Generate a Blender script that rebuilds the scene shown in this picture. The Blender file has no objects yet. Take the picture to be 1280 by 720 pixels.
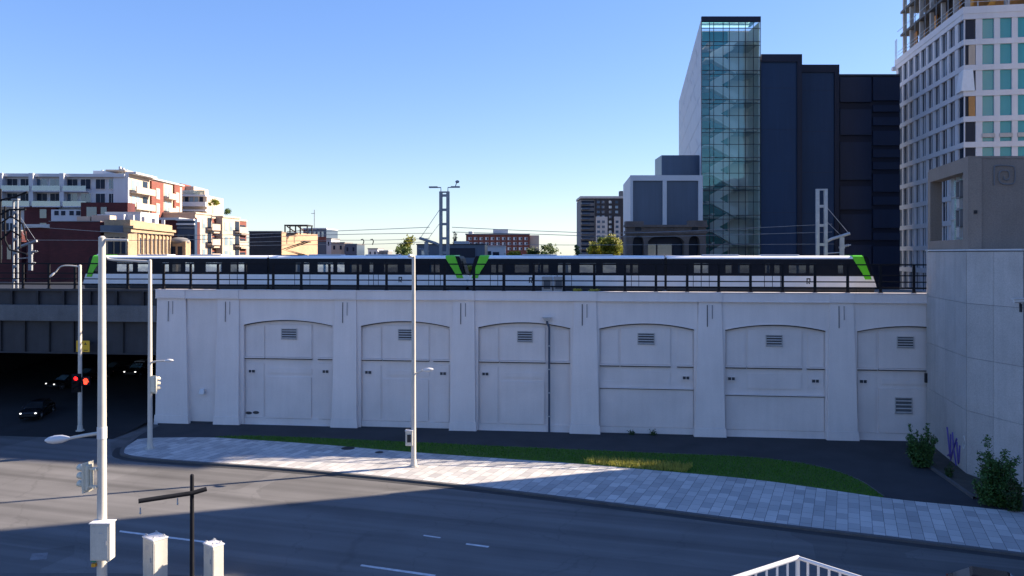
import bpy, bmesh, math, random
from mathutils import Vector, Matrix
random.seed(7)
R = math.radians
scn = bpy.context.scene
col = scn.collection

# ------------------------------------------------------------------ helpers
H = 16.1          # eye height above the street
K = 0.115         # obliqueness of the viaduct
TH = math.atan(K)
CT, ST = math.cos(TH), math.sin(TH)
W0 = 72.0         # distance to the viaduct face straight ahead

def W(u, v, Y):   # measured photo position at an estimated distance -> metres
    return Vector(((u-640)/1000*Y, Y, H-(v-317)/1000*Y))
def G(u, v, z=0.0):
    Y = (H-z)*1000/(v-317)
    return Vector(((u-640)/1000*Y, Y, z))
def VS(u, d=0.0):  # along-viaduct coordinate for a measured column
    y0 = W0 + d/CT
    Y = y0/(1+K*(u-640)/1000); X = (u-640)/1000*Y
    return X*CT - (Y-W0)*ST
def VZ(u, v, d=0.0):
    y0 = W0 + d/CT
    Y = y0/(1+K*(u-640)/1000)
    return H-(v-317)/1000*Y
def VF(s, d, z=0.0):   # viaduct frame -> world
    return Vector((s*CT + d*ST, W0 - s*ST + d*CT, z))

class MB:
    def __init__(self): self.v = []; self.f = []; self.sm = []
    def add(self, vs, fs, smooth=False):
        n = len(self.v); self.v += [tuple(p) for p in vs]
        for f in fs:
            self.f.append(tuple(i+n for i in f)); self.sm.append(smooth)
        return self
    def box(self, x0, x1, y0, y1, z0, z1):
        if x0 > x1: x0, x1 = x1, x0
        if y0 > y1: y0, y1 = y1, y0
        if z0 > z1: z0, z1 = z1, z0
        return self.add([(x0,y0,z0),(x1,y0,z0),(x1,y1,z0),(x0,y1,z0),(x0,y0,z1),(x1,y0,z1),(x1,y1,z1),(x0,y1,z1)],
                 [(0,3,2,1),(4,5,6,7),(0,1,5,4),(1,2,6,5),(2,3,7,6),(3,0,4,7)])
    def hexa(self, bot, top):
        return self.add(list(bot)+list(top), [(0,3,2,1),(4,5,6,7),(0,1,5,4),(1,2,6,5),(2,3,7,6),(3,0,4,7)])
    def prism(self, poly, z0, z1):     # poly counter-clockwise in xy
        n = len(poly)
        a = 0
        for i in range(n):
            p, q = poly[i], poly[(i+1) % n]; a += p[0]*q[1]-q[0]*p[1]
        if a < 0: poly = poly[::-1]
        vs = [(p[0],p[1],z0) for p in poly]+[(p[0],p[1],z1) for p in poly]
        fs = [tuple(range(n))[::-1], tuple(range(n, 2*n))]
        fs += [(i,(i+1)%n,n+(i+1)%n,n+i) for i in range(n)]
        return self.add(vs, fs)
    def prism_y(self, poly, y0, y1):   # poly in xz, extruded along y
        n = len(poly); a = 0
        for i in range(n):
            p, q = poly[i], poly[(i+1) % n]; a += p[0]*q[1]-q[0]*p[1]
        if a < 0: poly = poly[::-1]
        vs = [(p[0],y0,p[1]) for p in poly]+[(p[0],y1,p[1]) for p in poly]
        fs = [tuple(range(n)), tuple(range(n,2*n))[::-1]]
        fs += [((i+1)%n,i,n+i,n+(i+1)%n) for i in range(n)]
        return self.add(vs, fs)
    def tube(self, p0, p1, r0, r1=None, n=12, cap=True):
        p0, p1 = Vector(p0), Vector(p1); r1 = r0 if r1 is None else r1
        d = (p1-p0).normalized(); a = d.orthogonal().normalized(); b = d.cross(a)
        vs = []
        for p, r in ((p0,r0),(p1,r1)):
            for i in range(n):
                t = 2*math.pi*i/n; vs.append(p+(a*math.cos(t)+b*math.sin(t))*r)
        self.add(vs, [(i,(i+1)%n,n+(i+1)%n,n+i) for i in range(n)], True)
        if cap: self.add(vs, [tuple(range(n))[::-1], tuple(range(n,2*n))])
        return self
    def path(self, pts, r, n=8, r1=None):
        r1 = r if r1 is None else r1
        pts = [Vector(p) for p in pts]; m = len(pts)
        rings = []
        ref = None
        for k, p in enumerate(pts):
            d = (pts[min(k+1,m-1)]-pts[max(k-1,0)]).normalized()
            a = d.orthogonal().normalized() if ref is None else (ref-d*ref.dot(d)).normalized()
            ref = a; b = d.cross(a)
            rr = r+(r1-r)*k/max(1,m-1)
            rings.append([p+(a*math.cos(2*math.pi*i/n)+b*math.sin(2*math.pi*i/n))*rr for i in range(n)])
        vs = [q for rg in rings for q in rg]
        fs = [(k*n+i,k*n+(i+1)%n,(k+1)*n+(i+1)%n,(k+1)*n+i) for k in range(m-1) for i in range(n)]
        self.add(vs, fs, True)
        return self.add(vs, [tuple(range(n))[::-1], tuple(range((m-1)*n, m*n))])
    def ell(self, c, rx, ry, rz, nu=14, nv=8, dirx=None):
        c = Vector(c); vs = []
        for j in range(nv+1):
            ph = math.pi*j/nv - math.pi/2
            for i in range(nu):
                t = 2*math.pi*i/nu
                vs.append(c+Vector((rx*math.cos(ph)*math.cos(t), ry*math.cos(ph)*math.sin(t), rz*math.sin(ph))))
        fs = [(j*nu+i, j*nu+(i+1)%nu, (j+1)*nu+(i+1)%nu, (j+1)*nu+i) for j in range(nv) for i in range(nu)]
        return self.add(vs, fs, True)
    def build(self, name, m, parent=None, off=None, label=None, bevel=0):
        me = bpy.data.meshes.new(name)
        vs = self.v
        if off is not None: vs = [(p[0]-off[0], p[1]-off[1], p[2]-off[2]) for p in vs]
        me.from_pydata(vs, [], self.f); me.update()
        me.polygons.foreach_set('use_smooth', self.sm)
        if m: me.materials.append(m)
        o = bpy.data.objects.new(name, me); col.objects.link(o)
        if parent: o.parent = parent
        if label: o['label'] = label
        if bevel:
            b = o.modifiers.new('bevel', 'BEVEL'); b.width = bevel; b.segments = 2; b.limit_method = 'ANGLE'
        return o

def tag(o, label=None, cat=None, group=None, kind=None):
    if label: o['label'] = label
    if cat: o['category'] = cat
    if group: o['group'] = group
    if kind: o['kind'] = kind
    return o
def thing(name, label, cat, loc=(0,0,0), rotz=0.0, group=None):
    o = bpy.data.objects.new(name, None); col.objects.link(o); o.empty_display_size = .3
    o.location = loc; o.rotation_euler = (0,0,rotz)
    return tag(o, label, cat, group)
def vthing(name, label, cat, s, d, z, group=None):
    return thing(name, label, cat, VF(s,d,z), -TH, group), (s,d,z)
def kids(o): return [c for c in bpy.data.objects if c.parent == o]
def dup(root, loc, rotz, label):
    r = root.copy(); col.objects.link(r); r.location = loc; r.rotation_euler = (0,0,rotz); r['label'] = label
    for ch in kids(root):
        c = ch.copy(); col.objects.link(c); c.parent = r
        for g in kids(ch):
            d = g.copy(); col.objects.link(d); d.parent = c
    return r
def smooth_pts(pts, n=6):
    pts = [Vector(p) for p in pts]; out = []
    for i in range(len(pts)-1):
        p0, p1, p2, p3 = pts[max(i-1,0)], pts[i], pts[i+1], pts[min(i+2,len(pts)-1)]
        for k in range(n):
            t = k/n
            out.append(.5*((2*p1)+(p2-p0)*t+(2*p0-5*p1+4*p2-p3)*t*t+(3*p1-p0-3*p2+p3)*t**3))
    out.append(pts[-1]); return out

# ------------------------------------------------------------------ materials
def mat(name, c, rough=.8, metal=0., var=.15, scale=1.0, bump=0., fine=None, stain=0., spec=.5, island=0., streak=0., famp=.3):
    m = bpy.data.materials.new(name); m.use_nodes = True
    nt = m.node_tree; N = nt.nodes; L = nt.links; b = N['Principled BSDF']
    b.inputs['Roughness'].default_value = rough; b.inputs['Metallic'].default_value = metal
    b.inputs['Specular IOR Level'].default_value = spec
    tc = N.new('ShaderNodeTexCoord')
    def mul(c1, fac_socket, lo, hi):
        mr = N.new('ShaderNodeMapRange'); mr.inputs['To Min'].default_value = lo; mr.inputs['To Max'].default_value = hi
        L.new(fac_socket, mr.inputs['Value'])
        mx = N.new('ShaderNodeMix'); mx.data_type = 'RGBA'; mx.blend_type = 'MULTIPLY'; mx.inputs['Factor'].default_value = 1
        if isinstance(c1, tuple): mx.inputs['A'].default_value = (*c1,1)
        else: L.new(c1, mx.inputs['A'])
        L.new(mr.outputs[0], mx.inputs['B']); return mx.outputs['Result']
    cur = tuple(c)
    n1 = N.new('ShaderNodeTexNoise'); n1.inputs['Scale'].default_value = scale; n1.inputs['Detail'].default_value = 6
    L.new(tc.outputs['Object'], n1.inputs['Vector'])
    if var: cur = mul(cur, n1.outputs['Fac'], 1-var*1.6, 1+var*1.6)
    if fine:
        n2 = N.new('ShaderNodeTexNoise'); n2.inputs['Scale'].default_value = fine; n2.inputs['Detail'].default_value = 3
        L.new(tc.outputs['Object'], n2.inputs['Vector']); cur = mul(cur, n2.outputs['Fac'], 1-famp, 1+famp)
    if streak:
        mp = N.new('ShaderNodeMapping'); mp.inputs['Scale'].default_value = (1.3,1.3,.09)
        L.new(tc.outputs['Object'], mp.inputs['Vector'])
        n3 = N.new('ShaderNodeTexNoise'); n3.inputs['Scale'].default_value = 1.6; n3.inputs['Detail'].default_value = 7; n3.inputs['Roughness'].default_value = .65
        L.new(mp.outputs[0], n3.inputs['Vector']); cur = mul(cur, n3.outputs['Fac'], 1-streak*1.5, 1+streak*1.1)
    if stain:
        n4 = N.new('ShaderNodeTexNoise'); n4.inputs['Scale'].default_value = scale*.37; n4.inputs['Detail'].default_value = 8
        L.new(tc.outputs['Object'], n4.inputs['Vector'])
        cr = N.new('ShaderNodeValToRGB'); cr.color_ramp.elements[0].position = .52; cr.color_ramp.elements[1].position = .7
        cr.color_ramp.elements[0].color = (1,1,1,1); cr.color_ramp.elements[1].color = (1-stain,)*3+(1,)
        L.new(n4.outputs['Fac'], cr.inputs[0])
        mx = N.new('ShaderNodeMix'); mx.data_type = 'RGBA'; mx.blend_type = 'MULTIPLY'; mx.inputs['Factor'].default_value = 1
        if isinstance(cur, tuple): mx.inputs['A'].default_value = (*cur,1)
        else: L.new(cur, mx.inputs['A'])
        L.new(cr.outputs[0], mx.inputs['B']); cur = mx.outputs['Result']
    if island:
        g = N.new('ShaderNodeNewGeometry'); cur = mul(cur, g.outputs['Random Per Island'], 1-island, 1+island)
    if isinstance(cur, tuple): b.inputs['Base Color'].default_value = (*cur,1)
    else: L.new(cur, b.inputs['Base Color'])
    if bump:
        bp = N.new('ShaderNodeBump'); bp.inputs['Strength'].default_value = bump; bp.inputs['Distance'].default_value = .02
        nb = N.new('ShaderNodeTexNoise'); nb.inputs['Scale'].default_value = fine or scale*12; nb.inputs['Detail'].default_value = 5
        L.new(tc.outputs['Object'], nb.inputs['Vector']); L.new(nb.outputs['Fac'], bp.inputs['Height']); L.new(bp.outputs[0], b.inputs['Normal'])
    return m

def brick_mat(name, c1, c2, mortar, w, h, ms=.02, rot=0., axis='ground', rough=.85, off=.5, bias=0., stain=.2):
    m = bpy.data.materials.new(name); m.use_nodes = True
    nt = m.node_tree; N = nt.nodes; L = nt.links; b = N['Principled BSDF']; b.inputs['Roughness'].default_value = rough
    tc = N.new('ShaderNodeTexCoord'); mp = N.new('ShaderNodeMapping'); mp.vector_type = 'POINT'
    mp.inputs['Rotation'].default_value = (0,0,rot)
    if axis == 'wall':       # x+y along, z up
        sp = N.new('ShaderNodeSeparateXYZ'); L.new(tc.outputs['Object'], sp.inputs[0])
        ad = N.new('ShaderNodeMath'); L.new(sp.outputs[0], ad.inputs[0]); L.new(sp.outputs[1], ad.inputs[1])
        cb = N.new('ShaderNodeCombineXYZ'); L.new(ad.outputs[0], cb.inputs[0]); L.new(sp.outputs[2], cb.inputs[1])
        L.new(cb.outputs[0], mp.inputs['Vector'])
    else: L.new(tc.outputs['Object'], mp.inputs['Vector'])
    bt = N.new('ShaderNodeTexBrick'); bt.offset = off
    bt.inputs['Color1'].default_value = (*c1,1); bt.inputs['Color2'].default_value = (*c2,1); bt.inputs['Mortar'].default_value = (*mortar,1)
    bt.inputs['Scale'].default_value = 1; bt.inputs['Mortar Size'].default_value = ms; bt.inputs['Bias'].default_value = bias
    bt.inputs['Brick Width'].default_value = w; bt.inputs['Row Height'].default_value = h
    L.new(mp.outputs[0], bt.inputs['Vector'])
    n = N.new('ShaderNodeTexNoise'); n.inputs['Scale'].default_value = .35; n.inputs['Detail'].default_value = 7; L.new(tc.outputs['Object'], n.inputs['Vector'])
    mr = N.new('ShaderNodeMapRange'); mr.inputs['To Min'].default_value = 1-stain*1.5; mr.inputs['To Max'].default_value = 1+stain*1.5; L.new(n.outputs['Fac'], mr.inputs['Value'])
    mx = N.new('ShaderNodeMix'); mx.data_type = 'RGBA'; mx.blend_type = 'MULTIPLY'; mx.inputs['Factor'].default_value = 1
    L.new(bt.outputs['Color'], mx.inputs['A']); L.new(mr.outputs[0], mx.inputs['B']); L.new(mx.outputs['Result'], b.inputs['Base Color'])
    bp = N.new('ShaderNodeBump'); bp.inputs['Strength'].default_value = .4; bp.inputs['Distance'].default_value = .01; bp.invert = True
    L.new(bt.outputs['Fac'], bp.inputs['Height']); L.new(bp.outputs[0], b.inputs['Normal'])
    return m

def coated_glass(name, c, refl, rough=.06, transp=0., ior=1.5, gc=(.9,.95,1)):
    """window pane: tinted body with a reflecting coat; optional see-through share"""
    m = bpy.data.materials.new(name); m.use_nodes = True
    nt = m.node_tree; N = nt.nodes; L = nt.links; N.remove(N['Principled BSDF']); out = N['Material Output']
    d = N.new('ShaderNodeBsdfDiffuse'); d.inputs['Color'].default_value = (*c,1)
    base = d.outputs[0]
    if transp:
        t = N.new('ShaderNodeBsdfTransparent'); t.inputs['Color'].default_value = (min(1,.5+c[0]*2),min(1,.5+c[1]*2),min(1,.5+c[2]*2),1)
        mx = N.new('ShaderNodeMixShader'); mx.inputs[0].default_value = transp; L.new(base, mx.inputs[1]); L.new(t.outputs[0], mx.inputs[2]); base = mx.outputs[0]
    g = N.new('ShaderNodeBsdfGlossy'); g.inputs['Roughness'].default_value = rough; g.inputs['Color'].default_value = (*gc,1)
    tc = N.new('ShaderNodeTexCoord'); nz = N.new('ShaderNodeTexNoise'); nz.inputs['Scale'].default_value = .6; L.new(tc.outputs['Object'], nz.inputs['Vector'])
    bp = N.new('ShaderNodeBump'); bp.inputs['Strength'].default_value = .12; bp.inputs['Distance'].default_value = .05; L.new(nz.outputs['Fac'], bp.inputs['Height']); L.new(bp.outputs[0], g.inputs['Normal'])
    fr = N.new('ShaderNodeFresnel'); fr.inputs['IOR'].default_value = ior
    ad = N.new('ShaderNodeMath'); ad.operation = 'ADD'; ad.use_clamp = True; ad.inputs[1].default_value = refl; L.new(fr.outputs[0], ad.inputs[0])
    mx = N.new('ShaderNodeMixShader'); L.new(ad.outputs[0], mx.inputs[0]); L.new(base, mx.inputs[1]); L.new(g.outputs[0], mx.inputs[2])
    L.new(mx.outputs[0], out.inputs['Surface']); return m

def lamp_mat(name, c, e):
    m = bpy.data.materials.new(name); m.use_nodes = True; b = m.node_tree.nodes['Principled BSDF']
    b.inputs['Base Color'].default_value = (*c,1); b.inputs['Emission Color'].default_value = (*c,1); b.inputs['Emission Strength'].default_value = e
    return m

def leaf_mat(name, c, var=.45, trans=.35):
    m = bpy.data.materials.new(name); m.use_nodes = True
    nt = m.node_tree; N = nt.nodes; L = nt.links; b = N['Principled BSDF']; out = N['Material Output']
    b.inputs['Roughness'].default_value = .6
    g = N.new('ShaderNodeNewGeometry'); mr = N.new('ShaderNodeMapRange'); mr.inputs['To Min'].default_value = 1-var; mr.inputs['To Max'].default_value = 1+var
    L.new(g.outputs['Random Per Island'], mr.inputs['Value'])
    mx = N.new('ShaderNodeMix'); mx.data_type = 'RGBA'; mx.blend_type = 'MULTIPLY'; mx.inputs['Factor'].default_value = 1; mx.inputs['A'].default_value = (*c,1)
    L.new(mr.outputs[0], mx.inputs['B']); L.new(mx.outputs['Result'], b.inputs['Base Color'])
    t = N.new('ShaderNodeBsdfTranslucent'); L.new(mx.outputs['Result'], t.inputs['Color'])
    ms = N.new('ShaderNodeMixShader'); ms.inputs[0].default_value = trans; L.new(b.outputs[0], ms.inputs[1]); L.new(t.outputs[0], ms.inputs[2]); L.new(ms.outputs[0], out.inputs['Surface'])
    return m

M = dict(
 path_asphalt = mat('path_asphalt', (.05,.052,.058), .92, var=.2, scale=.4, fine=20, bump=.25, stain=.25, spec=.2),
 shade_asphalt = mat('shade_asphalt', (.03,.031,.034), .95, var=.2, scale=.4, fine=20, spec=.15),  # asphalt darkened so its colour carries the underpass shade
 worn_line = mat('worn_line', (.17,.17,.18), .85, var=.5, scale=2, fine=12),
 navy_block = mat('navy_block', (.018,.043,.095), .5, .1, var=.12, scale=.12, streak=.15, spec=.3),
 maroon_side = mat('maroon_side', (.05,.012,.016), .9),
 soil = mat('soil', (.055,.05,.042), .95, var=.3, scale=1.5, fine=14, bump=.5),
 ground = mat('ground', (.09,.09,.09), .95, var=.25, scale=.05, fine=3),
 kerb = mat('kerb', (.085,.085,.09), .85, var=.2, scale=1.3, fine=15, bump=.2),
 gutter = mat('gutter', (.03,.031,.035), .85, var=.3, scale=.8, fine=10),
 white_line = mat('white_line', (.55,.56,.58), .8, var=.35, scale=3, fine=25),
 viaduct = mat('viaduct', (.73,.665,.645), .85, var=.07, scale=.35, fine=14, bump=.05, stain=.06, streak=.07, famp=.08),
 viaduct_panel = mat('viaduct_panel', (.70,.635,.615), .88, var=.08, scale=.4, fine=14, bump=.05, stain=.08, streak=.06, famp=.08),
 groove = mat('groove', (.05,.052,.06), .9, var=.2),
 concrete = mat('concrete', (.43,.41,.40), .85, var=.14, scale=.6, fine=12, bump=.15, stain=.14, streak=.10),
 concrete_dark = mat('concrete_dark', (.11,.12,.135), .85, var=.2, scale=.6, fine=12, bump=.15, stain=.25, streak=.15),
 beige_concrete = mat('beige_concrete', (.25,.205,.175), .85, var=.12, scale=.5, fine=12, bump=.1, streak=.1),
 cast_panel = mat('cast_panel', (.43,.41,.40), .85, var=.10, scale=.6, fine=12, bump=.15, stain=.14, streak=.12, island=.07),
 stair_white = mat('stair_white', (.78,.80,.80), .7, var=.04),
 steel_dark = mat('steel_dark', (.016,.018,.024), .7, .1, var=.3, scale=1.5),
 girder = mat('girder', (.03,.034,.045), .7, .1, var=.3, scale=.8, streak=.2),
 black_metal = mat('black_metal', (.009,.010,.014), .8, .0, var=.3, scale=4, spec=.2),
 galv = mat('galvanised', (.42,.44,.47), .5, .4, var=.2, scale=2),
 mast_grey = mat('mast_grey', (.22,.24,.27), .6, .3, var=.2, scale=2),
 pole_paint = mat('pole_paint', (.52,.495,.45), .45, var=.08, scale=2, streak=.08),
 cream_paint = mat('cream_paint', (.60,.57,.47), .5, var=.1, scale=3, fine=30),
 cabinet = mat('cabinet', (.50,.485,.44), .5, var=.07, scale=2, fine=25, streak=.1),
 white_paint = mat('white_paint', (.60,.60,.61), .4, var=.06, scale=1.5, streak=.06),
 train_white = mat('train_white', (.85,.85,.86), .3, var=.05, scale=.8, streak=.05),
 train_black = mat('train_black', (.007,.010,.018), .5, var=.2, scale=2, spec=.15),
 train_dark = mat('train_dark', (.03,.032,.038), .6, var=.3, scale=2),
 train_green = mat('train_green', (.12,.62,.02), .35, var=.05, scale=2),
 rubber = mat('rubber', (.012,.012,.013), .85, var=.2, scale=10),
 brick_red = brick_mat('brick_red', (.15,.034,.024), (.20,.048,.032), (.19,.11,.09), .5, .16, .012, axis='wall'),
 brick_maroon = brick_mat('brick_maroon', (.060,.011,.014), (.085,.015,.018), (.07,.018,.02), .5, .16, .012, axis='wall', stain=.35),
 brick_tan = brick_mat('brick_tan', (.34,.22,.14), (.41,.27,.17), (.38,.29,.22), .5, .16, .012, axis='wall'),
 brick_char = brick_mat('brick_char', (.028,.026,.03), (.04,.036,.04), (.035,.035,.04), .5, .16, .012, axis='wall'),
 cream_clad = mat('cream_clad', (.45,.37,.30), .8, var=.1, scale=.8, streak=.1),
 pale_clad = mat('pale_clad', (.50,.52,.56), .7, var=.08, scale=.5, streak=.08),
 sandstone = mat('sandstone', (.34,.25,.165), .85, var=.18, scale=.7, fine=5, streak=.15),
 brown_stone = mat('brown_stone', (.13,.105,.095), .9, var=.25, scale=.8, fine=6, bump=.3, streak=.2),
 tower_white = mat('tower_white', (.60,.60,.64), .7, var=.08, scale=.3, streak=.07),
 navy_panel = mat('navy_panel', (.012,.022,.055), .55, .1, var=.15, scale=.15, streak=.2),
 navy_panel_deep = mat('navy_panel_deep', (.006,.009,.026), .6, .1, var=.2, scale=.2),
 panel_blue = mat('panel_blue', (.055,.085,.14), .35, .2, var=.12, scale=.15, streak=.2),
 white_clad = mat('white_clad', (.56,.57,.60), .6, var=.06, scale=.3),
 roof_grey = mat('roof_grey', (.18,.18,.19), .9, var=.2, scale=.4),
 roof_white = mat('roof_white', (.48,.48,.49), .8, var=.1, scale=.4),
 ballast = mat('ballast', (.13,.12,.11), .95, var=.3, scale=2, fine=9, bump=.6),
 glass_dark = coated_glass('glass_dark', (.018,.028,.05), .0, .2, ior=1.18),
 glass_mid = coated_glass('glass_mid', (.05,.085,.13), .06),
 glass_pale = coated_glass('glass_pale', (.22,.30,.36), .12),
 glass_teal = coated_glass('glass_teal', (.02,.25,.28), .02, .2),
 glass_curtain = coated_glass('glass_curtain', (.22,.28,.28), .09, .03, transp=.965, gc=(.55,1,1)),
 glass_balcony = coated_glass('glass_balcony', (.10,.16,.18), .15, transp=.45),
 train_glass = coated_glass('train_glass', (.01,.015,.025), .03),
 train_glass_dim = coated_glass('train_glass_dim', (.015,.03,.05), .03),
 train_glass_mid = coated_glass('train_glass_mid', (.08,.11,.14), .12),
 sky_tint_glass = coated_glass('sky_tint_glass', (.20,.38,.52), .5),  # pale blue body puts reflected sky into the pane colour
 car_glass = coated_glass('car_glass', (.015,.02,.025), .12),
 orange = mat('orange_panel', (.62,.27,.03), .6, var=.2, scale=1),
 wood = mat('wood', (.42,.21,.07), .7, var=.2, scale=2),
 sheet_white = mat('sheet_white', (.70,.72,.76), .6, var=.08, scale=2),
 yellow_sign = mat('yellow_sign', (.75,.42,.01), .5, var=.12, scale=6),
 ink = mat('ink', (.02,.02,.02), .6, var=.1),
 purple_ink = mat('purple_ink', (.10,.07,.32), .6, var=.2, scale=4),
 red_on = lamp_mat('red_lamp', (1,.01,.01), 1.6),
 hand_on = lamp_mat('hand_lamp', (1,.05,.02), 1.1),
 head_on = lamp_mat('head_lamp', (1,.97,.9), .9),
 lens = mat('lens', (.55,.57,.58), .2, var=.05),
 green_lens = mat('green_lens', (.02,.20,.12), .2, var=.05),
 amber = mat('amber', (.55,.28,.02), .4, var=.05),
 bark = mat('bark', (.09,.07,.055), .9, var=.3, scale=6, fine=20),
 car_paint = mat('car_paint', (.012,.013,.016), .22, .2, var=.1),
 car_grey = mat('car_grey', (.05,.052,.056), .25, .3, var=.1),
 car_brown = mat('car_brown', (.030,.016,.014), .25, .3, var=.1),
 chrome = mat('chrome', (.5,.5,.52), .25, .9, var=.1),
 leaf_green = leaf_mat('leaf_green', (.065,.115,.018)),
 leaf_yellow = leaf_mat('leaf_yellow', (.24,.25,.025), .4, .5),
 leaf_dark = leaf_mat('leaf_dark', (.030,.070,.014)),
 leaf_shrub = leaf_mat('leaf_shrub', (.06,.135,.03)),
 grass = leaf_mat('grass_blade', (.070,.19,.008), .5, .3),
 turf = mat('turf', (.045,.105,.010), .95, var=.3, scale=1.2, fine=12, bump=.4),
 dry = leaf_mat('dry_stalk', (.38,.36,.07), .4, .3),
)
def road_mat():
    m = mat('asphalt', (.135,.133,.134), .9, var=.10, scale=.3, fine=22, bump=.3, stain=.18, spec=.2)
    nt = m.node_tree; N = nt.nodes; L = nt.links; b = N['Principled BSDF']; src = b.inputs['Base Color'].links[0].from_socket
    tc = N.new('ShaderNodeTexCoord')
    def chain(cur, fac):
        mx = N.new('ShaderNodeMix'); mx.data_type = 'RGBA'; mx.blend_type = 'MULTIPLY'; mx.inputs['Factor'].default_value = 1
        L.new(cur, mx.inputs['A']); L.new(fac, mx.inputs['B']); return mx.outputs['Result']
    def ramp(sock, p0, p1, c0, c1):
        r = N.new('ShaderNodeValToRGB'); r.color_ramp.elements[0].position = p0; r.color_ramp.elements[1].position = p1
        r.color_ramp.elements[0].color = (c0,c0,c0,1); r.color_ramp.elements[1].color = (c1,c1,c1,1); L.new(sock, r.inputs[0]); return r.outputs[0]
    # wheel-polished bands along the lanes
    r1 = N.new('ShaderNodeMapping'); r1.inputs['Rotation'].default_value = (0,0,math.atan(.30)); L.new(tc.outputs['Object'], r1.inputs['Vector'])
    s1 = N.new('ShaderNodeMapping'); s1.inputs['Scale'].default_value = (.012,.42,1); L.new(r1.outputs[0], s1.inputs['Vector'])
    n1 = N.new('ShaderNodeTexNoise'); n1.inputs['Scale'].default_value = 1.6; n1.inputs['Detail'].default_value = 3; L.new(s1.outputs[0], n1.inputs['Vector'])
    cur = chain(src, ramp(n1.outputs['Fac'], .35, .65, .80, 1.22))
    # cracks and sealed joints
    nd = N.new('ShaderNodeTexNoise'); nd.inputs['Scale'].default_value = .6; nd.inputs['Detail'].default_value = 5; L.new(tc.outputs['Object'], nd.inputs['Vector'])
    md = N.new('ShaderNodeMix'); md.data_type = 'RGBA'; md.inputs['Factor'].default_value = .45; L.new(r1.outputs[0], md.inputs['A'])
    sc = N.new('ShaderNodeVectorMath'); sc.operation = 'MULTIPLY_ADD'; sc.inputs[1].default_value = (2.2,2.2,0); L.new(nd.outputs['Color'], sc.inputs[0]); L.new(r1.outputs[0], sc.inputs[2])
    vo = N.new('ShaderNodeTexVoronoi'); vo.feature = 'DISTANCE_TO_EDGE'; vo.inputs['Scale'].default_value = .16; L.new(sc.outputs[0], vo.inputs['Vector'])
    cur = chain(cur, ramp(vo.outputs['Distance'], .002, .007, .86, 1.0))
    # repair patches
    vb = N.new('ShaderNodeTexVoronoi'); vb.distance = 'CHEBYCHEV'; vb.inputs['Scale'].default_value = .11; L.new(r1.outputs[0], vb.inputs['Vector'])
    sp = N.new('ShaderNodeSeparateColor'); L.new(vb.outputs['Color'], sp.inputs[0])
    cur = chain(cur, ramp(sp.outputs[0], .72, .74, 1.0, .84))
    N.remove(md); L.new(cur, b.inputs['Base Color']); return m
M['asphalt'] = road_mat()
M['paver'] = brick_mat('paver', (.34,.335,.335), (.55,.535,.515), (.14,.14,.145), 1.05, .66, .016, rot=-(R(90)-math.atan(.42)), rough=.85, off=.37, stain=.14)
# ------------------------------------------------------------------ camera, sun, sky
cam = bpy.data.cameras.new('camera'); co = bpy.data.objects.new('camera', cam); col.objects.link(co)
cam.sensor_width = 36; cam.lens = 28.125; cam.shift_y = -43/1280; cam.clip_end = 6000; cam.clip_start = .1
co.location = (0,0,H); co.rotation_euler = (R(90),0,0); scn.camera = co
SUN_AZ = R(72); SUN_EL = R(26.8)
sd = Vector((math.sin(SUN_AZ)*math.cos(SUN_EL), math.cos(SUN_AZ)*math.cos(SUN_EL), math.sin(SUN_EL)))
sl = bpy.data.lights.new('sun', 'SUN'); so = bpy.data.objects.new('sun', sl); col.objects.link(so)
sl.energy = 5.0; sl.angle = R(.5); sl.color = (1,.83,.63)
so.rotation_euler = sd.to_track_quat('Z','Y').to_euler(); so.location = (60,20,80)
wd = bpy.data.worlds.new('World'); scn.world = wd; wd.use_nodes = True
nt = wd.node_tree; bg = nt.nodes['Background']; sk = nt.nodes.new('ShaderNodeTexSky'); sk.sky_type = 'NISHITA'
sk.sun_disc = False; sk.sun_elevation = SUN_EL; sk.sun_rotation = SUN_AZ; sk.air_density = 1.0; sk.dust_density = .3; sk.ozone_density = 4.0; sk.altitude = 0
hs = nt.nodes.new('ShaderNodeHueSaturation'); hs.inputs['Saturation'].default_value = 1.36; hs.inputs['Hue'].default_value = .514
gm = nt.nodes.new('ShaderNodeGamma'); gm.inputs['Gamma'].default_value = .62
nt.links.new(sk.outputs[0], gm.inputs['Color']); tn = nt.nodes.new('ShaderNodeMix'); tn.data_type = 'RGBA'; tn.blend_type = 'MULTIPLY'; tn.inputs['Factor'].default_value = 1; tn.inputs['B'].default_value = (.93,.95,1.03,1)
nt.links.new(gm.outputs[0], tn.inputs['A']); nt.links.new(tn.outputs['Result'], hs.inputs['Color']); nt.links.new(hs.outputs[0], bg.inputs['Color']); bg.inputs['Strength'].default_value = .132
scn.view_settings.view_transform = 'Standard'; scn.view_settings.look = 'None'; scn.view_settings.exposure = 1.6; scn.view_settings.gamma = 1

# ------------------------------------------------------------------ ground, street, pavement island
def struct(o): o['kind'] = 'structure'; return o
def sheet(name, poly, z, m, zb=None):
    mb = MB(); mb.prism([(p[0],p[1]) for p in poly], z-.02 if zb is None else zb, z); return struct(mb.build(name, m))
struct(MB().add([(-1500,-800,-.05),(1500,-800,-.05),(1500,2200,-.05),(-1500,2200,-.05)], [(0,1,2,3)]).build('ground', M['ground']))
# carriageway: one broad sheet of asphalt, wide at the crossing on the left
mb = MB(); nx, ny = 50, 20
struct(mb.add([(-110,20,0),(40,20,0),(40,71,0),(-110,85,0)], [(0,1,2,3)]).build('road', M['asphalt']))

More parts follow.
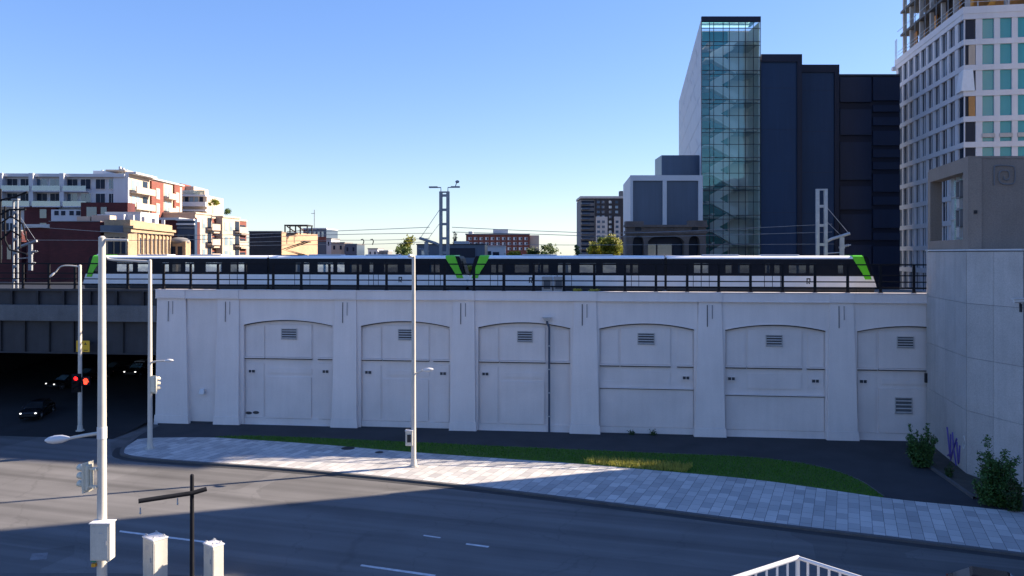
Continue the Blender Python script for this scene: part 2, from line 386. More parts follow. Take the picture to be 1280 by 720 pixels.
kerb_px = [(196,533.5),(172,545),(158,556),(150,565),(156,571.5),(200,577),(350,587.5),(520,603.5),(640,617),(800,637),(960,657.5),(1120,676.5),(1285,697)]
kerb_pts = smooth_pts([G(*p) for p in kerb_px], 6)
KZ = .13
def offset(pts, d):
    out = []
    for i, p in enumerate(pts):
        t = (pts[min(i+1,len(pts)-1)]-pts[max(i-1,0)]).normalized(); n = Vector((-t.y, t.x, 0)); out.append(p+n*d)
    return out
inner = offset(kerb_pts, .32)
def strip(name, a, b, z0, z1, m):
    mb = MB(); n = len(a)
    vs = []
    for p, q in zip(a, b): vs += [(p.x,p.y,z0),(q.x,q.y,z0),(q.x,q.y,z1),(p.x,p.y,z1)]
    fs = []
    for i in range(n-1):
        k = 4*i
        fs += [(k,k+4,k+7,k+3),(k+3,k+7,k+6,k+2),(k+1,k+2,k+6,k+5)]
    mb.add(vs, fs); return struct(mb.build(name, m))
strip('kerb', kerb_pts, inner, 0, KZ+.01, M['kerb'])
strip('gutter', offset(kerb_pts[14:], -.55), offset(kerb_pts[14:], -.002), 0, .008, M['gutter'])
# raised island: asphalt footpath along the foot of the viaduct, then grass and paving laid over it
isl = [(p.x,p.y) for p in inner] + [(36,44),(38,66.5)] + [tuple(VF(VS(u),-.02)[:2]) for u in (1160,900,640,400,196)]
sheet('footpath', isl, KZ, M['path_asphalt'], 0)
pav_back = [(172,549),(200,547),(285,547.5),(400,555),(500,563.5),(640,573.5),(720,579),(860,591),(960,601),(1104,622),(1210,633),(1290,641)]
pb = smooth_pts([G(u,v,KZ) for u, v in pav_back], 5)
front = [p for p in inner[14:]]
poly = [(p.x,p.y) for p in front] + [(p.x,p.y) for p in pb[::-1]]
sheet('paving', poly, KZ+.006, M['paver'], KZ-.01)
g_top = [(268,546.5),(330,545.5),(500,552.5),(640,559),(800,566),(900,570),(960,574),(1020,583),(1070,599),(1104,621)]
g_bot = [(285,547.8),(400,555.5),(500,564),(640,574),(720,579.5),(860,591.5),(960,601.5),(1104,622)]
gt = smooth_pts([G(u,v,KZ) for u, v in g_top], 5); gb = smooth_pts([G(u,v,KZ) for u, v in g_bot], 5)
gpoly = [(p.x,p.y) for p in gb] + [(p.x,p.y) for p in gt[::-1]]
sheet('lawn', gpoly, KZ+.03, M['turf'], KZ-.01)
strip('lawn_edging', [Vector((p.x,p.y,0)) for p in gt[15:]], offset([Vector((p.x,p.y,0)) for p in gt[15:]], .12), KZ-.01, KZ+.05, M['kerb'])
def inside(x, y, P):
    c = False; n = len(P); j = n-1
    for i in range(n):
        if (P[i][1] > y) != (P[j][1] > y) and x < (P[j][0]-P[i][0])*(y-P[i][1])/(P[j][1]-P[i][1])+P[i][0]: c = not c
        j = i
    return c
def blades(poly, count, h0, h1, wdt, lean, z, dens=None):
    mb = MB(); xs = [p[0] for p in poly]; ys = [p[1] for p in poly]; k = 0
    while k < count:
        x = random.uniform(min(xs),max(xs)); y = random.uniform(min(ys),max(ys))
        if not inside(x, y, poly): continue
        k += 1
        h = random.uniform(h0,h1); a = random.uniform(0,math.pi); dx, dy = math.cos(a)*wdt, math.sin(a)*wdt
        lx, ly = random.gauss(0,lean)*h, random.gauss(0,lean)*h
        mb.add([(x-dx,y-dy,z),(x+dx,y+dy,z),(x+lx,y+ly,z+h)], [(0,1,2)])
    return mb
tag(blades(gpoly, 26000, .06, .17, .018, .4, KZ+.028).build('grass', M['grass']), 'mown green grass strip between paving and footpath', 'grass', kind='stuff')
dp = [G(u,v,KZ) for u, v in ((728,579.5),(790,585.5),(858,591),(866,584),(800,578),(740,575))]
tag(blades([(p.x,p.y) for p in dp], 2600, .12, .48, .03, .3, KZ+.02).build('dry_grass', M['dry']), 'straw coloured dry weeds along the sunlit edge of the grass', 'weeds', kind='stuff')

# painted lane dashes and worn marks
def mark(pts, mm='white_line'):
    z = .006; P = [G(u,v,z) for u, v in pts]
    return struct(MB().add([tuple(p) for p in P], [(0,1,2,3)]).build('road_marking', M[mm]))
mark([(452,705.5),(545,718.5),(543,721),(450,707.5)])
mark([(583,679),(612,682.6),(610,684.4),(582,680.6)])
mark([(150,663),(282,679.5),(281,681.5),(149,665)])
mark([(40,692),(60,690.5),(58,699),(37,700.5)], 'worn_line')
mark([(530,668.5),(551,671.5),(550,672.8),(529,669.8)])
mark([(640,726),(700,735),(697,738),(637,729)])
# near pavement where the cabinets stand
near = [(-60,40.0),(-20,40.0),(-11,39.4),(-7,37),(-6,30),(-6,18),(-60,18)]
sheet('pavement', near, KZ, M['kerb'], -.01)
# manhole covers in the paving
for (u, v, rx), lab in (((435,560.5,.55), 'larger dark round manhole cover set in the shaded paving'), ((474,565.5,.33), 'smaller dark manhole cover in the paving beside the larger one')):
    p = G(u,v,KZ); mb = MB(); z = 0
    mb.add([(rx*math.cos(a*math.pi/12), rx*math.sin(a*math.pi/12), .0) for a in range(24)]+[(rx*math.cos(a*math.pi/12), rx*math.sin(a*math.pi/12), .014) for a in range(24)],
           [tuple(range(24,48))]+[(a,(a+1)%24,24+(a+1)%24,24+a) for a in range(24)])
    for k in range(-2,3): mb.box(-rx*.7, rx*.7, k*rx*.25-.02, k*rx*.25+.02, .014, .02)
    o = mb.build('manhole_cover', M['gutter']); o.location = (p.x,p.y,KZ+.006); tag(o, lab, 'manhole cover')
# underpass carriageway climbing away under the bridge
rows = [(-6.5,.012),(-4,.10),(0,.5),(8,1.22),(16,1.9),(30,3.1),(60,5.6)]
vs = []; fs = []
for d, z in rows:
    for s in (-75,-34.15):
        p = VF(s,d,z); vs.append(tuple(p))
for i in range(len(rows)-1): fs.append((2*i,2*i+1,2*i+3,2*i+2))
struct(MB().add(vs, fs).build('underpass_road', M['shade_asphalt']))
def ramp_z(d):
    for (d0,z0),(d1,z1) in zip(rows, rows[1:]):
        if d0 <= d <= d1: return z0+(z1-z0)*(d-d0)/(d1-d0)
    return 0
# ------------------------------------------------------------------ the viaduct
S0, S1 = VS(196.5), 42.0
ZT = 12.66; ZC = 11.86; DEP = 24.0
root, o0 = vthing('railway_viaduct', 'long pale grey concrete viaduct wall with arched bays and pilasters, carrying the train', 'viaduct', 0, 0, 0)
mb = MB(); mb.box(S0+.05, S1, .42, DEP, -.3, 11.9)
mb.build('wall', M['viaduct_panel'], root)
mb = MB(); mb.box(S0, S1, .9, DEP, 11.9, 12.02); mb.build('track_bed', M['ballast'], root)
mb = MB()   # parapet band with a small drip moulding
mb.prism_y([(S0-.05,ZC),(S1,ZC),(S1,ZT),(S0-.05,ZT)], -.16, .5)
mb.box(S0-.08, S1, -.24, -.16, ZC+.0, ZC+.09); mb.box(S0-.08, S1, -.22, .56, ZT+.002, ZT+.07)
mb.build('parapet', M['viaduct'], root, bevel=.02)
pil = [(196.5,237,200,232),(270,300,272,299),(416,447,418.5,445.5),(563.5,595,566,593),(713.5,749,717,745.5),(868.5,906,873,902),(1033.5,1071,1037,1067)]
edges = []
for (a, b, ta, tb) in pil:
    xa, xb, xta, xtb = VS(a), VS(b), VS(ta), VS(tb)
    if a < 200: xta = xa
    mb = MB(); y0, y1 = -.34, -.05; zt = ZC-.004
    mb.hexa([(xa,y0,0.9),(xb,y0,0.9),(xb,.4,0.9),(xa,.4,0.9)], [(xta,y1,zt),(xtb,y1,zt),(xtb,.4,zt),(xta,.4,zt)])
    mb.hexa([(xa-.12,y0-.12,-.05),(xb+.12,y0-.12,-.05),(xb+.12,.4,-.05),(xa-.12,.4,-.05)], [(xa-.05,y0-.06,.897),(xb+.05,y0-.06,.897),(xb+.05,.4,.897),(xa-.05,.4,.897)])
    xm = (xta+xtb)/2; wd_ = (xtb-xta)*.5
    p = mb.build('pilaster', M['viaduct'], root, bevel=.025)
    mb = MB(); mb.box(xm-wd_-.03, xm+wd_+.03, -.25, -.17, ZC+.09, ZT-.002); mb.build('parapet_block', M['viaduct'], root)
    # slotted mouldings at the pilaster head: a long slot left, a short one right
    def face(z): return y0+(y1-y0)*(z-.9)/(zt-.9)
    for k, (dx, za, zb) in enumerate(((-.24, 9.7, 11.6), (.18, 10.4, 11.6))):
        mb = MB(); ww = .055 if k else .07
        for sx in (-1, 1):
            mb.hexa([(xm+dx+sx*ww-.025,face(za)-.05,za),(xm+dx+sx*ww+.025,face(za)-.05,za),(xm+dx+sx*ww+.025,face(za)+.03,za),(xm+dx+sx*ww-.025,face(za)+.03,za)],
                    [(xm+dx+sx*ww-.025,face(zb)-.05,zb),(xm+dx+sx*ww+.025,face(zb)-.05,zb),(xm+dx+sx*ww+.025,face(zb)+.03,zb),(xm+dx+sx*ww-.025,face(zb)+.03,zb)])
        mb.build('slot_moulding', M['viaduct'], p)
        mb = MB(); mb.hexa([(xm+dx-ww+.025,face(za)-.012,za),(xm+dx+ww-.025,face(za)-.012,za),(xm+dx+ww-.025,face(za)+.03,za),(xm+dx-ww+.025,face(za)+.03,za)],
                    [(xm+dx-ww+.025,face(zb)-.012,zb),(xm+dx+ww-.025,face(zb)-.012,zb),(xm+dx+ww-.025,face(zb)+.03,zb),(xm+dx-ww+.025,face(zb)+.03,zb)])
        mb.build('slot', M['groove'], p)
    edges.append((xa, xb, xta, xtb))
# plain bay between the first two pilasters
mb = MB(); mb.box(edges[0][1]-.3, edges[1][0]+.3, .12, .41, -.05, ZC-.006); mb.build('plain_bay', M['viaduct_panel'], root)
mb = MB(); mb.box(edges[0][1]+.05, edges[1][0]-.05, -.02, .12, .0, .28); mb.build('plinth_strip', M['groove'], root)
bays = [(303.5,416,1),(450,562.5,2),(597,713.5,3),(748.5,868.5,4),(906,1033,5),(1071,1215,6)]
CX = {1:(331,388,397),2:(478,535,542),3:(625,681,687),4:(776,838,848),5:(935,1003,1011),6:(1100,1160,1175)}
for (ua, ub, k) in bays:
    xl = edges[k][1]-.25; xr = edges[k+1][0]+.25 if k < 6 else S1
    xa, xb = VS(ua)+.05, VS(ub)-.05
    if k == 6: xb = xa+8.6
    sp, cr = 9.46, 9.95
    n = 14; arch = []
    for i in range(n+1):
        t = i/n; arch.append((xa+(xb-xa)*t, sp+(cr-sp)*(1-(2*t-1)**2)))
    mb = MB()
    # spandrel over the arch, jambs at either side
    for i in range(n):
        (x0,z0),(x1,z1) = arch[i], arch[i+1]
        mb.prism_y([(x0,z0),(x1,z1),(x1,ZC-.006),(x0,ZC-.006)], .06, .41)
    mb.box(xl, xa, .06, .41, -.05, ZC-.006); mb.box(xb, xr, .06, .41, -.05, ZC-.006)
    s = mb.build('spandrel', M['viaduct'], root)
    mb = MB()     # thin shadow-casting hood over the arch
    for i in range(n):
        (x0,z0),(x1,z1) = arch[i], arch[i+1]
        mb.prism_y([(x0,z0-.02),(x1,z1-.02),(x1,z1+.07),(x0,z0+.07)], -.02, .06)
    mb.build('arch_hood', M['viaduct'], root)
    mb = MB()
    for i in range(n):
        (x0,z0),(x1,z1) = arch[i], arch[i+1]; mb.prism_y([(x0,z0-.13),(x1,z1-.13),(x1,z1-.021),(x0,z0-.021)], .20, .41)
    mb.build('shadow_strip', M['groove'], root)  # dark strip paints the shade line beneath the hood
    # infill panels (raised fields on the recessed wall)
    c0, c1, c2 = [VS(u) for u in CX[k]]
    if k == 6: c1, c2 = xb-2.0, xb-1.2
    ld = 6.32 if k < 4 else 6.15          # ledge height
    low = {4:4.15, 5:3.75}.get(k)
    def zarch(x): t = (x-xa)/(xb-xa); return sp+(cr-sp)*(1-(2*t-1)**2)
    mb = MB()
    def panel(x0, x1, z0, ztop, y=.34, arched=False):
        if arched:
            m_ = 6; pts = [(x0,z0),(x1,z0)]+[(x1+(x0-x1)*i/m_, min(zarch(x1+(x0-x1)*i/m_)-.28, ztop)) for i in range(m_+1)]
            mb.prism_y(pts, y, .43)
        else: mb.prism_y([(x0,z0),(x1,z0),(x1,ztop),(x0,ztop)], y, .43)
    panel(xa+.12, c0-.22, ld+.14, 9.3, arched=True); panel(c0, c1, ld+.14, 9.45, .30, arched=True); panel(c2+.02, xb-.1, ld+.14, 9.3, arched=True)
    zb_ = .75
    if low:
        panel(xa+.06, xb-.06, zb_, low-.09, .33); panel(c0, c1, low+.55, ld-.5, .35)
        if k == 4: panel(xa+.06, c1, low+.06, low+.62, .36)
        panel(c2, xb-.1, low+.7, ld-.35, .36)
    else:
        panel(c0, c1-.06, zb_, 4.55, .31); panel(c0+.3, c1, 4.9, 5.35, .35)
        if k != 3: panel(c2, xb-.1, zb_, 5.9, .31)
        panel(xa+.12, c0-.25, zb_, 5.8, .35)
    mb.box(xa+.02, xb-.02, .24, .43, -.05, .68)
    mb.build('infill_panel', M['viaduct_panel'], root)
    # ledges: little projecting strips with a dark strip under each painting its shade
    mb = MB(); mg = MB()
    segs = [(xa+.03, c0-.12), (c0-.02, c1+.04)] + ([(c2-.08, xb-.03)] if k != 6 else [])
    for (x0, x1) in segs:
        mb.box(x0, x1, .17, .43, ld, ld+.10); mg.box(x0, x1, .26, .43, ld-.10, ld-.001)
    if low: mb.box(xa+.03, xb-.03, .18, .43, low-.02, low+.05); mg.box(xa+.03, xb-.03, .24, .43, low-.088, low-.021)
    mb.build('ledge', M['viaduct'], root); mg.build('shadow_strip', M['groove'], root)
    # louvred vent
    def louvre(ul, ur, vt, vb, dim=False):
        x0, x1 = VS(ul), VS(ur); z1, z0 = VZ((ul+ur)/2, vt), VZ((ul+ur)/2, vb)
        mb = MB(); mb.box(x0, x1, .27, .32, z0, z1); v = mb.build('vent', M['groove'] if not dim else M['concrete_dark'], root)
        mb = MB(); n = 4
        for i in range(n):
            zz = z0+(z1-z0)*(i+.15)/n
            mb.hexa([(x0,.20,zz),(x1,.20,zz),(x1,.27,zz+.08),(x0,.27,zz+.08)], [(x0,.20,zz+.02),(x1,.20,zz+.02),(x1,.27,zz+.10),(x0,.27,zz+.10)])
        mb.box(x0-.07,x0,.22,.32,z0-.05,z1+.05); mb.box(x1,x1+.07,.22,.32,z0-.05,z1+.05); mb.box(x0-.07,x1+.07,.22,.32,z1,z1+.06); mb.box(x0-.07,x1+.07,.22,.32,z0-.06,z0)
        mb.build('louvre', M['concrete'], v)
    lv = {1:(351,369,412,424),2:(497.5,515.5,412.5,425),3:(647,664.5,415,427.5),4:(798,817.5,417.5,430.5),5:(959,978,420,433),6:(1123.5,1143,422,435)}[k]
    louvre(*lv)
    if k == 6: louvre(1121,1141,498.5,517.5,True)
    vents = {1:[(313,464.5),(405.5,465)],2:[(459,466),(553,467.5)],3:[(606,468)],4:[(858,473)],5:[(915,474),(1020.5,477)],6:[(1080.5,477.5)]}[k]
    for (u, v) in vents:
        x, z = VS(u), VZ(u,v); mb = MB(); mb.box(x-.27, x+.27, .26, .42, z-.13, z+.13); f = mb.build('air_brick', M['groove'], root)
        mb = MB(); mb.box(x-.31,x+.31,.24,.42,z+.13,z+.17); mb.box(x-.31,x+.31,.24,.42,z-.17,z-.13); mb.box(x-.02,x+.02,.25,.42,z-.13,z+.13); mb.build('frame', M['viaduct'], f)
    # base strip, dark in some bays
    mb = MB(); mb.box(xa+.02, xb-.02, .10, .239, -.05, .16); mb.build('plinth_strip', M['groove'] if k in (2,4) else M['viaduct_panel'], root)
# dark smears at the foot of the first bay
for (u, v) in ((309,517),(318,516.5)):
    x, z = VS(u), VZ(u,v); mb = MB(); mb.ell((x,.33,z), .32, .02, .14); mb.build('graffiti_smear', M['groove'], root)
# downpipe with hopper head
mb = MB(); x = VS(686.5); xt = VS(684)
mb.path([(xt,-.12,VZ(684,399)),(xt,-.12,VZ(684,404)),(x,-.02,VZ(684,409)),(x,-.02,.05)], .10, 10)
pp = mb.build('downpipe', M['panel_blue'], root)
mb = MB(); mb.hexa([(xt-.2,-.32,VZ(684,401)),(xt+.2,-.32,VZ(684,401)),(xt+.2,.06,VZ(684,401)),(xt-.2,.06,VZ(684,401))],[(xt-.42,-.42,VZ(684,396.5)),(xt+.42,-.42,VZ(684,396.5)),(xt+.42,.06,VZ(684,396.5)),(xt-.42,.06,VZ(684,396.5))]); mb.build('hopper', M['galv'], pp)
mb = MB()
for z in (1.5,3.6,5.7,7.8): mb.box(x-.14,x+.14,-.13,.12,z,z+.09)
mb.build('bracket', M['galv'], pp)
# wall lamp on the plain bay
x, z = VS(253.5), VZ(253,488.5)
t, o = vthing('wall_lamp', 'small white wall lamp on the plain bay near the left end of the viaduct', 'wall lamp', x, .1, z)
mb = MB(); mb.box(x-.14,x+.14,-.02,.12,z-.2,z+.2); mb.build('back_plate', M['white_paint'], t, o, bevel=.02)
mb = MB(); mb.hexa([(x-.25,-.36,z-.28),(x+.25,-.36,z-.28),(x+.25,-.02,z-.28),(x-.25,-.02,z-.28)],[(x-.2,-.2,z+.2),(x+.2,-.2,z+.2),(x+.2,-.02,z+.2),(x-.2,-.02,z+.2)]); mb.build('shade', M['white_paint'], t, o, bevel=.03)

# ------------------------------------------------------------------ railing along the parapet
def railing(name, label, s_a, s_b, step, zb, zt, d, phase=0.):
    t, o = vthing(name, label, 'railing', (s_a+s_b)/2, d, zb)
    s = s_a+phase
    while s <= s_b+.01:
        mb = MB(); mb.box(s-.11, s+.11, d-.06, d+.06, zb, zt); mb.box(s-.17,s+.17,d-.12,d+.12,zb,zb+.04); mb.build('post', M['black_metal'], t, o); s += step
    for fr, h in ((1.0,.12),(.62,.10),(.40,.10),(.20,.14)):
        z = zb+(zt-zb)*fr; mb = MB(); mb.box(s_a, s_b, d-.035, d+.035, z-h, z); mb.build('rail', M['black_metal'], t, o)
    return t
st = 2.71
railing('railing', 'black four-rail metal railing along the top of the viaduct wall', VS(190), S1, st, ZT+.06, 15.2, .12, VS(200)-VS(190)+.3)

# ------------------------------------------------------------------ road bridge span at the left
t, o = vthing('railway_bridge', 'dark steel and concrete railway bridge over the underpass, left of the viaduct', 'bridge', (S0-80)/2, 0, 6.4)
sb = -84.0
mb = MB(); mb.box(sb, S0-.12, -.05, .6, 9.6, 11.15); mb.build('edge_beam', M['concrete_dark'], t, o, bevel=.03)
mb = MB(); mb.box(sb, S0-.12, .30, .45, 11.152, 12.5); mb.box(sb, S0-.12, .0, .6, 12.502, 12.72)
s = S0-1.5
mb.build('parapet', M['girder'], t, o)
while s > sb:
    mb = MB(); mb.box(s-.12, s+.12, .02, .29, 11.155, 12.5); mb.build('parapet_post', M['steel_dark'], t, o); s -= 2.71
mb = MB(); mb.box(sb, S0-.12, .62, .72, 6.55, 9.62); mb.box(sb, S0-.12, .42, .95, 6.42, 6.549); mb.build('girder', M['girder'], t, o)
s = S0-1.2
while s > sb:
    mb = MB(); mb.box(s-.05, s+.05, .43, .618, 6.55, 9.6); mb.build('stiffener', M['steel_dark'], t, o); s -= 2.55
mb = MB(); mb.box(sb, S0-.12, .96, 36, 6.6, 12.0); mb.build('deck', M['steel_dark'], t, o)
mb = MB(); mb.box(sb, -63, 1.2, 36, -.2, 6.6); mb.build('abutment', M['steel_dark'], t, o)  # dark steel tone on this wall deepens the underpass shade
mb = MB()
for s in (S0-1.0,): mb.box(S0-.12, S0+.04, .5, 36, 0, 9.5)
mb.build('abutment', M['concrete_dark'], t, o)
mb = MB(); mb.box(sb, S0-.12, 30, 36, -.2, 6.6); mb.build('back_wall', M['steel_dark'], t, o)  # added wall closing the far end to keep daylight out
railing('railing', 'black metal railing on the bridge above the underpass', sb, VS(190)-.4, st, 12.73, 15.2, .3, .9)
# yellow clearance sign
x, z = VS(101.5,-.5), VZ(101,433,-.5)
t, o = vthing('clearance_sign', 'yellow height sign with dark marks hung on the bridge girder', 'sign', x, -.25, z-.55)
mb = MB(); mb.box(x-.68,x+.68,-.25,-.21,z-.55,z+.52); mb.build('plate', M['yellow_sign'], t, o)
mb = MB()
for a, b, c, d in ((-.46,-.30,.1,.3),(-.26,-.18,.02,.3),(.12,.40,.14,.2),(.2,.3,.2,.34),(-.5,-.1,-.42,-.36),(.1,.5,-.42,-.36)): mb.box(x+a,x+b,-.262,-.252,z+c,z+d)
mb.build('dark_marks', M['ink'], t, o)
mb = MB()
for q in (-.45,.45): mb.box(x+q-.04,x+q+.04,-.208,.0,z+.2,z+.3); mb.box(x+q-.04,x+q+.04,-.0,.7,z+.22,z+.28)
mb.build('bracket', M['steel_dark'], t, o)

# ------------------------------------------------------------------ trackside cabinets, masts and wires
for (u, lab) in ((684,'left one of the two grey trackside boxes behind the railing'),(698.5,'right one of the two grey trackside boxes behind the railing')):
    x = VS(u, 1.4); t, o = vthing('trackside_box', lab, 'equipment box', x, 1.4, 12.02, 'grey trackside boxes on the viaduct')
    mb = MB(); mb.box(x-.47,x+.47,1.1,1.7,12.25,14.0); mb.build('body', M['concrete'], t, o, bevel=.03)
    mb = MB(); mb.box(x-.3,x+.3,1.06,1.098,12.9,13.7); mb.build('door', M['concrete_dark'], t, o)
    mb = MB(); mb.box(x-.5,x+.5,1.05,1.75,12.02,12.249); mb.build('base', M['steel_dark'], t, o)

def mast(u, Y, vtop, label, arm, pale, wdt, heads):
    p = W(u, 300, Y); zt = H-(vtop-317)/1000*Y; zb = 12.0
    t = thing('catenary_mast', label, 'catenary mast', (p.x,Y,zb), -TH, 'overhead line masts on the viaduct')
    m = M['galv'] if pale else M['mast_grey']; h = zt-zb
    for sx in (-1,1):
        mb = MB(); uw = .15 if wdt > .6 else .07; mb.box(sx*wdt/2-uw, sx*wdt/2+uw, -uw*1.2, uw*1.2, 0, h); mb.build('upright', m, t)
    mb = MB(); z = 1.2
    while z < h: mb.box(-wdt/2, wdt/2, -.14, .14, z-.13, z+.13); z += (1.5 if not pale else 1.9)
    mb.box(-wdt/2-.15, wdt/2+.15, -.2, .2, h, h+.14); mb.build('batten', m, t)
    sg = arm
    mb = MB(); L = 2.3; za = h*(.52 if not pale else .56)
    mb.path([(sg*wdt*.5, 0, za-.55),(sg*(wdt/2+.6),0,za-.25),(sg*(wdt/2+L),0,za+.28)], .15, 8); mb.build('bracket_arm', m, t)
    mb = MB(); mb.path([(sg*(wdt/2+L-.1),0,za+.3),(sg*wdt*.4,0,h*.86)], .028, 5); mb.path([(sg*(wdt/2+L-.9),0,za+.15),(sg*wdt*.4,0,h*.72)], .022, 5); mb.build('stay', m, t)
    mb = MB(); xx = sg*(wdt/2+L-.75); mb.box(xx-.2,xx+.2,-.12,.12,za-3.0,za-.1); mb.box(xx-.26, xx+.26,-.16,.16,za-1.2,za-1.0)
    mb.build('drop_tube', m, t)
    mb = MB()
    for zz, ln in ((za-1.0,.85),(za-2.3,.6)):
        mb.path([(xx,0,zz),(xx+sg*ln,0,zz+.15)], .07, 6)
        for q in (.3,.5,.7): mb.ell((xx+sg*ln*q,0,zz+.15*q), .09,.14,.14, 8, 6)
    mb.path([(sg*wdt*.3,0,za-1.7),(xx,0,za-1.6)], .06, 6)
    mb.build('insulator', m, t)
    if heads:
        for sx in (-1,1):
            mb = MB(); mb.path([(sx*wdt*.5,0,h),(sx*wdt*.5,0,h+.55),(sx*(wdt*.5+1.0),0,h+.6)], .06, 6); mb.box(sx*(wdt*.5+.35), sx*(wdt*.5+1.25), -.2,.2, h+.52,h+.68); mb.build('floodlight', m, t)
        mb = MB(); mb.path([(wdt*.5+.8,0,h+.68),(wdt*.5+.95,0,h+1.1)], .05, 5); mb.ell((wdt*.5+1.0,0,h+1.15), .22,.12,.16, 8, 6); mb.build('sensor', m, t)
    return t
mast(555.5, 84, 241, 'grey ladder mast with two floodlights, above the middle of the train', -1, False, .75, True)
mast(1027, 79.5, 238, 'pale ladder mast standing against the navy building', 1, True, .78, False)
mast(19.5, 89, 250, 'ladder mast with black arms at the far left, before the condominium', 1, False, .5, False)
# extra black cantilever frame hanging round the far left mast
t = thing('cantilever_frame', 'black tubular cantilever frame of wires at the far left above the bridge', 'catenary frame', (W(10,300,86).x,86,12.0), -TH)
P = lambda u, v: (W(u,300,86).x-W(10,300,86).x, 0, H-(v-317)*.086-12.0)
for pts in ([(0,236),(0,330)],[(0,268),(12,262),(34,262)],[(2,278),(14,270),(30,280),(35,300)],[(0,300),(14,288),(28,296)],[(26,262),(26,310)],[(6,258),(6,300),(12,312),(36,318)],[(0,250),(20,246),(36,240)]):
    MB().path([P(*q) for q in pts], .10, 6).build('tube', M['black_metal'], t)
def wire(pts, Ya, Yb, lab, r=.03):
    P = [W(u,v,Ya+(Yb-Ya)*i/(len(pts)-1)) for i, (u, v) in enumerate(pts)]
    o = MB().path(smooth_pts(P,4), r, 5).build('overhead_wire', M['mast_grey']); tag(o, lab, 'overhead wire', 'overhead line wires above the train'); return o
wire([(19,282),(220,294),(410,289),(537,284)], 90, 84, 'topmost overhead wire left of the grey mast', .03)
wire([(19,300),(220,300),(410,293.5),(540,291.5)], 90, 84, 'second overhead wire left of the grey mast', .03)
wire([(300,303),(400,300.5),(480,300),(537,298)], 87, 84, 'third overhead wire left of the grey mast, carrying small hangers', .025)
wire([(300,307),(420,305.5),(480,304.8),(537,302)], 87, 84, 'lowest overhead wire left of the grey mast', .025)
wire([(565,284),(680,289),(800,291),(1040,280)], 84, 80, 'topmost overhead wire right of the grey mast', .03)
wire([(565,290),(680,293),(800,296),(1040,290)], 84, 80, 'second overhead wire right of the grey mast', .03)
wire([(565,303),(680,306),(800,306),(1043,305)], 84, 80, 'lowest overhead wire right of the grey mast', .025)
for u, lab in ((453.5,'left small wire hanger between the low overhead wires'),(465.5,'right small wire hanger between the low overhead wires')):
    a, b = W(u,299,85), W(u,306,85)
    mb = MB(); mb.path([(-.2,0,.55),(0,0,.6),(.12,0,.35),(0,0,0)], .05, 6)
    o = mb.build('wire_hanger', M['black_metal']); o.location = b; tag(o, lab, 'wire hanger', 'hangers on the overhead line')
# ------------------------------------------------------------------ the train: four cars in two coupled pairs
DN, DF = 3.2, 6.1           # near and far side
TR, TB, ZW, ZK = 15.86, 12.28, 14.10, 13.02  # roof top, bottom, top of the white, top of the skirt
dm = 3.2
def TS(u): return VS(u, DN)
t, o = vthing('train', 'white and black commuter train with lime green noses standing on the viaduct', 'train', TS(600), DN, 12.0)
cars = [(103,334.0,'L'),(336.5,583.5,'R'),(584.5,830.5,'L'),(833.5,1095.5,'R')]
wins = [
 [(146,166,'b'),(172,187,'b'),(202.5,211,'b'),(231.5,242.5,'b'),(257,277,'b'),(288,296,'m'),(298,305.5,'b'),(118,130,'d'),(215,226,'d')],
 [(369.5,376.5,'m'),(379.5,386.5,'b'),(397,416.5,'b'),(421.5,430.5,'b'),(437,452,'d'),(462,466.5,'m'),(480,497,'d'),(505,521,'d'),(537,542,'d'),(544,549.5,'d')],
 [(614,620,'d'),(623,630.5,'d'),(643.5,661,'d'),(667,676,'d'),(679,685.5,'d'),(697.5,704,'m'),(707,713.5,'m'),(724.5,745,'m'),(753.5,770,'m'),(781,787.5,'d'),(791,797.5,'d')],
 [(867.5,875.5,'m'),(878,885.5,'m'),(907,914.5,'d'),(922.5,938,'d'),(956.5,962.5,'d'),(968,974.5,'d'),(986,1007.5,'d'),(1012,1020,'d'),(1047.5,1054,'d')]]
doors = [[(287,306.5)],[(368.5,387.5),(461,473),(536,550.5)],[(613,631.5),(696.5,714.5),(780,798.5)],[(866.5,886.5),(955.5,975.5)]]
GL = dict(d=M['train_glass_dim'], m=M['train_glass_mid'], b=M['sky_tint_glass'])  # panes graded to imitate how much sky each one reflects
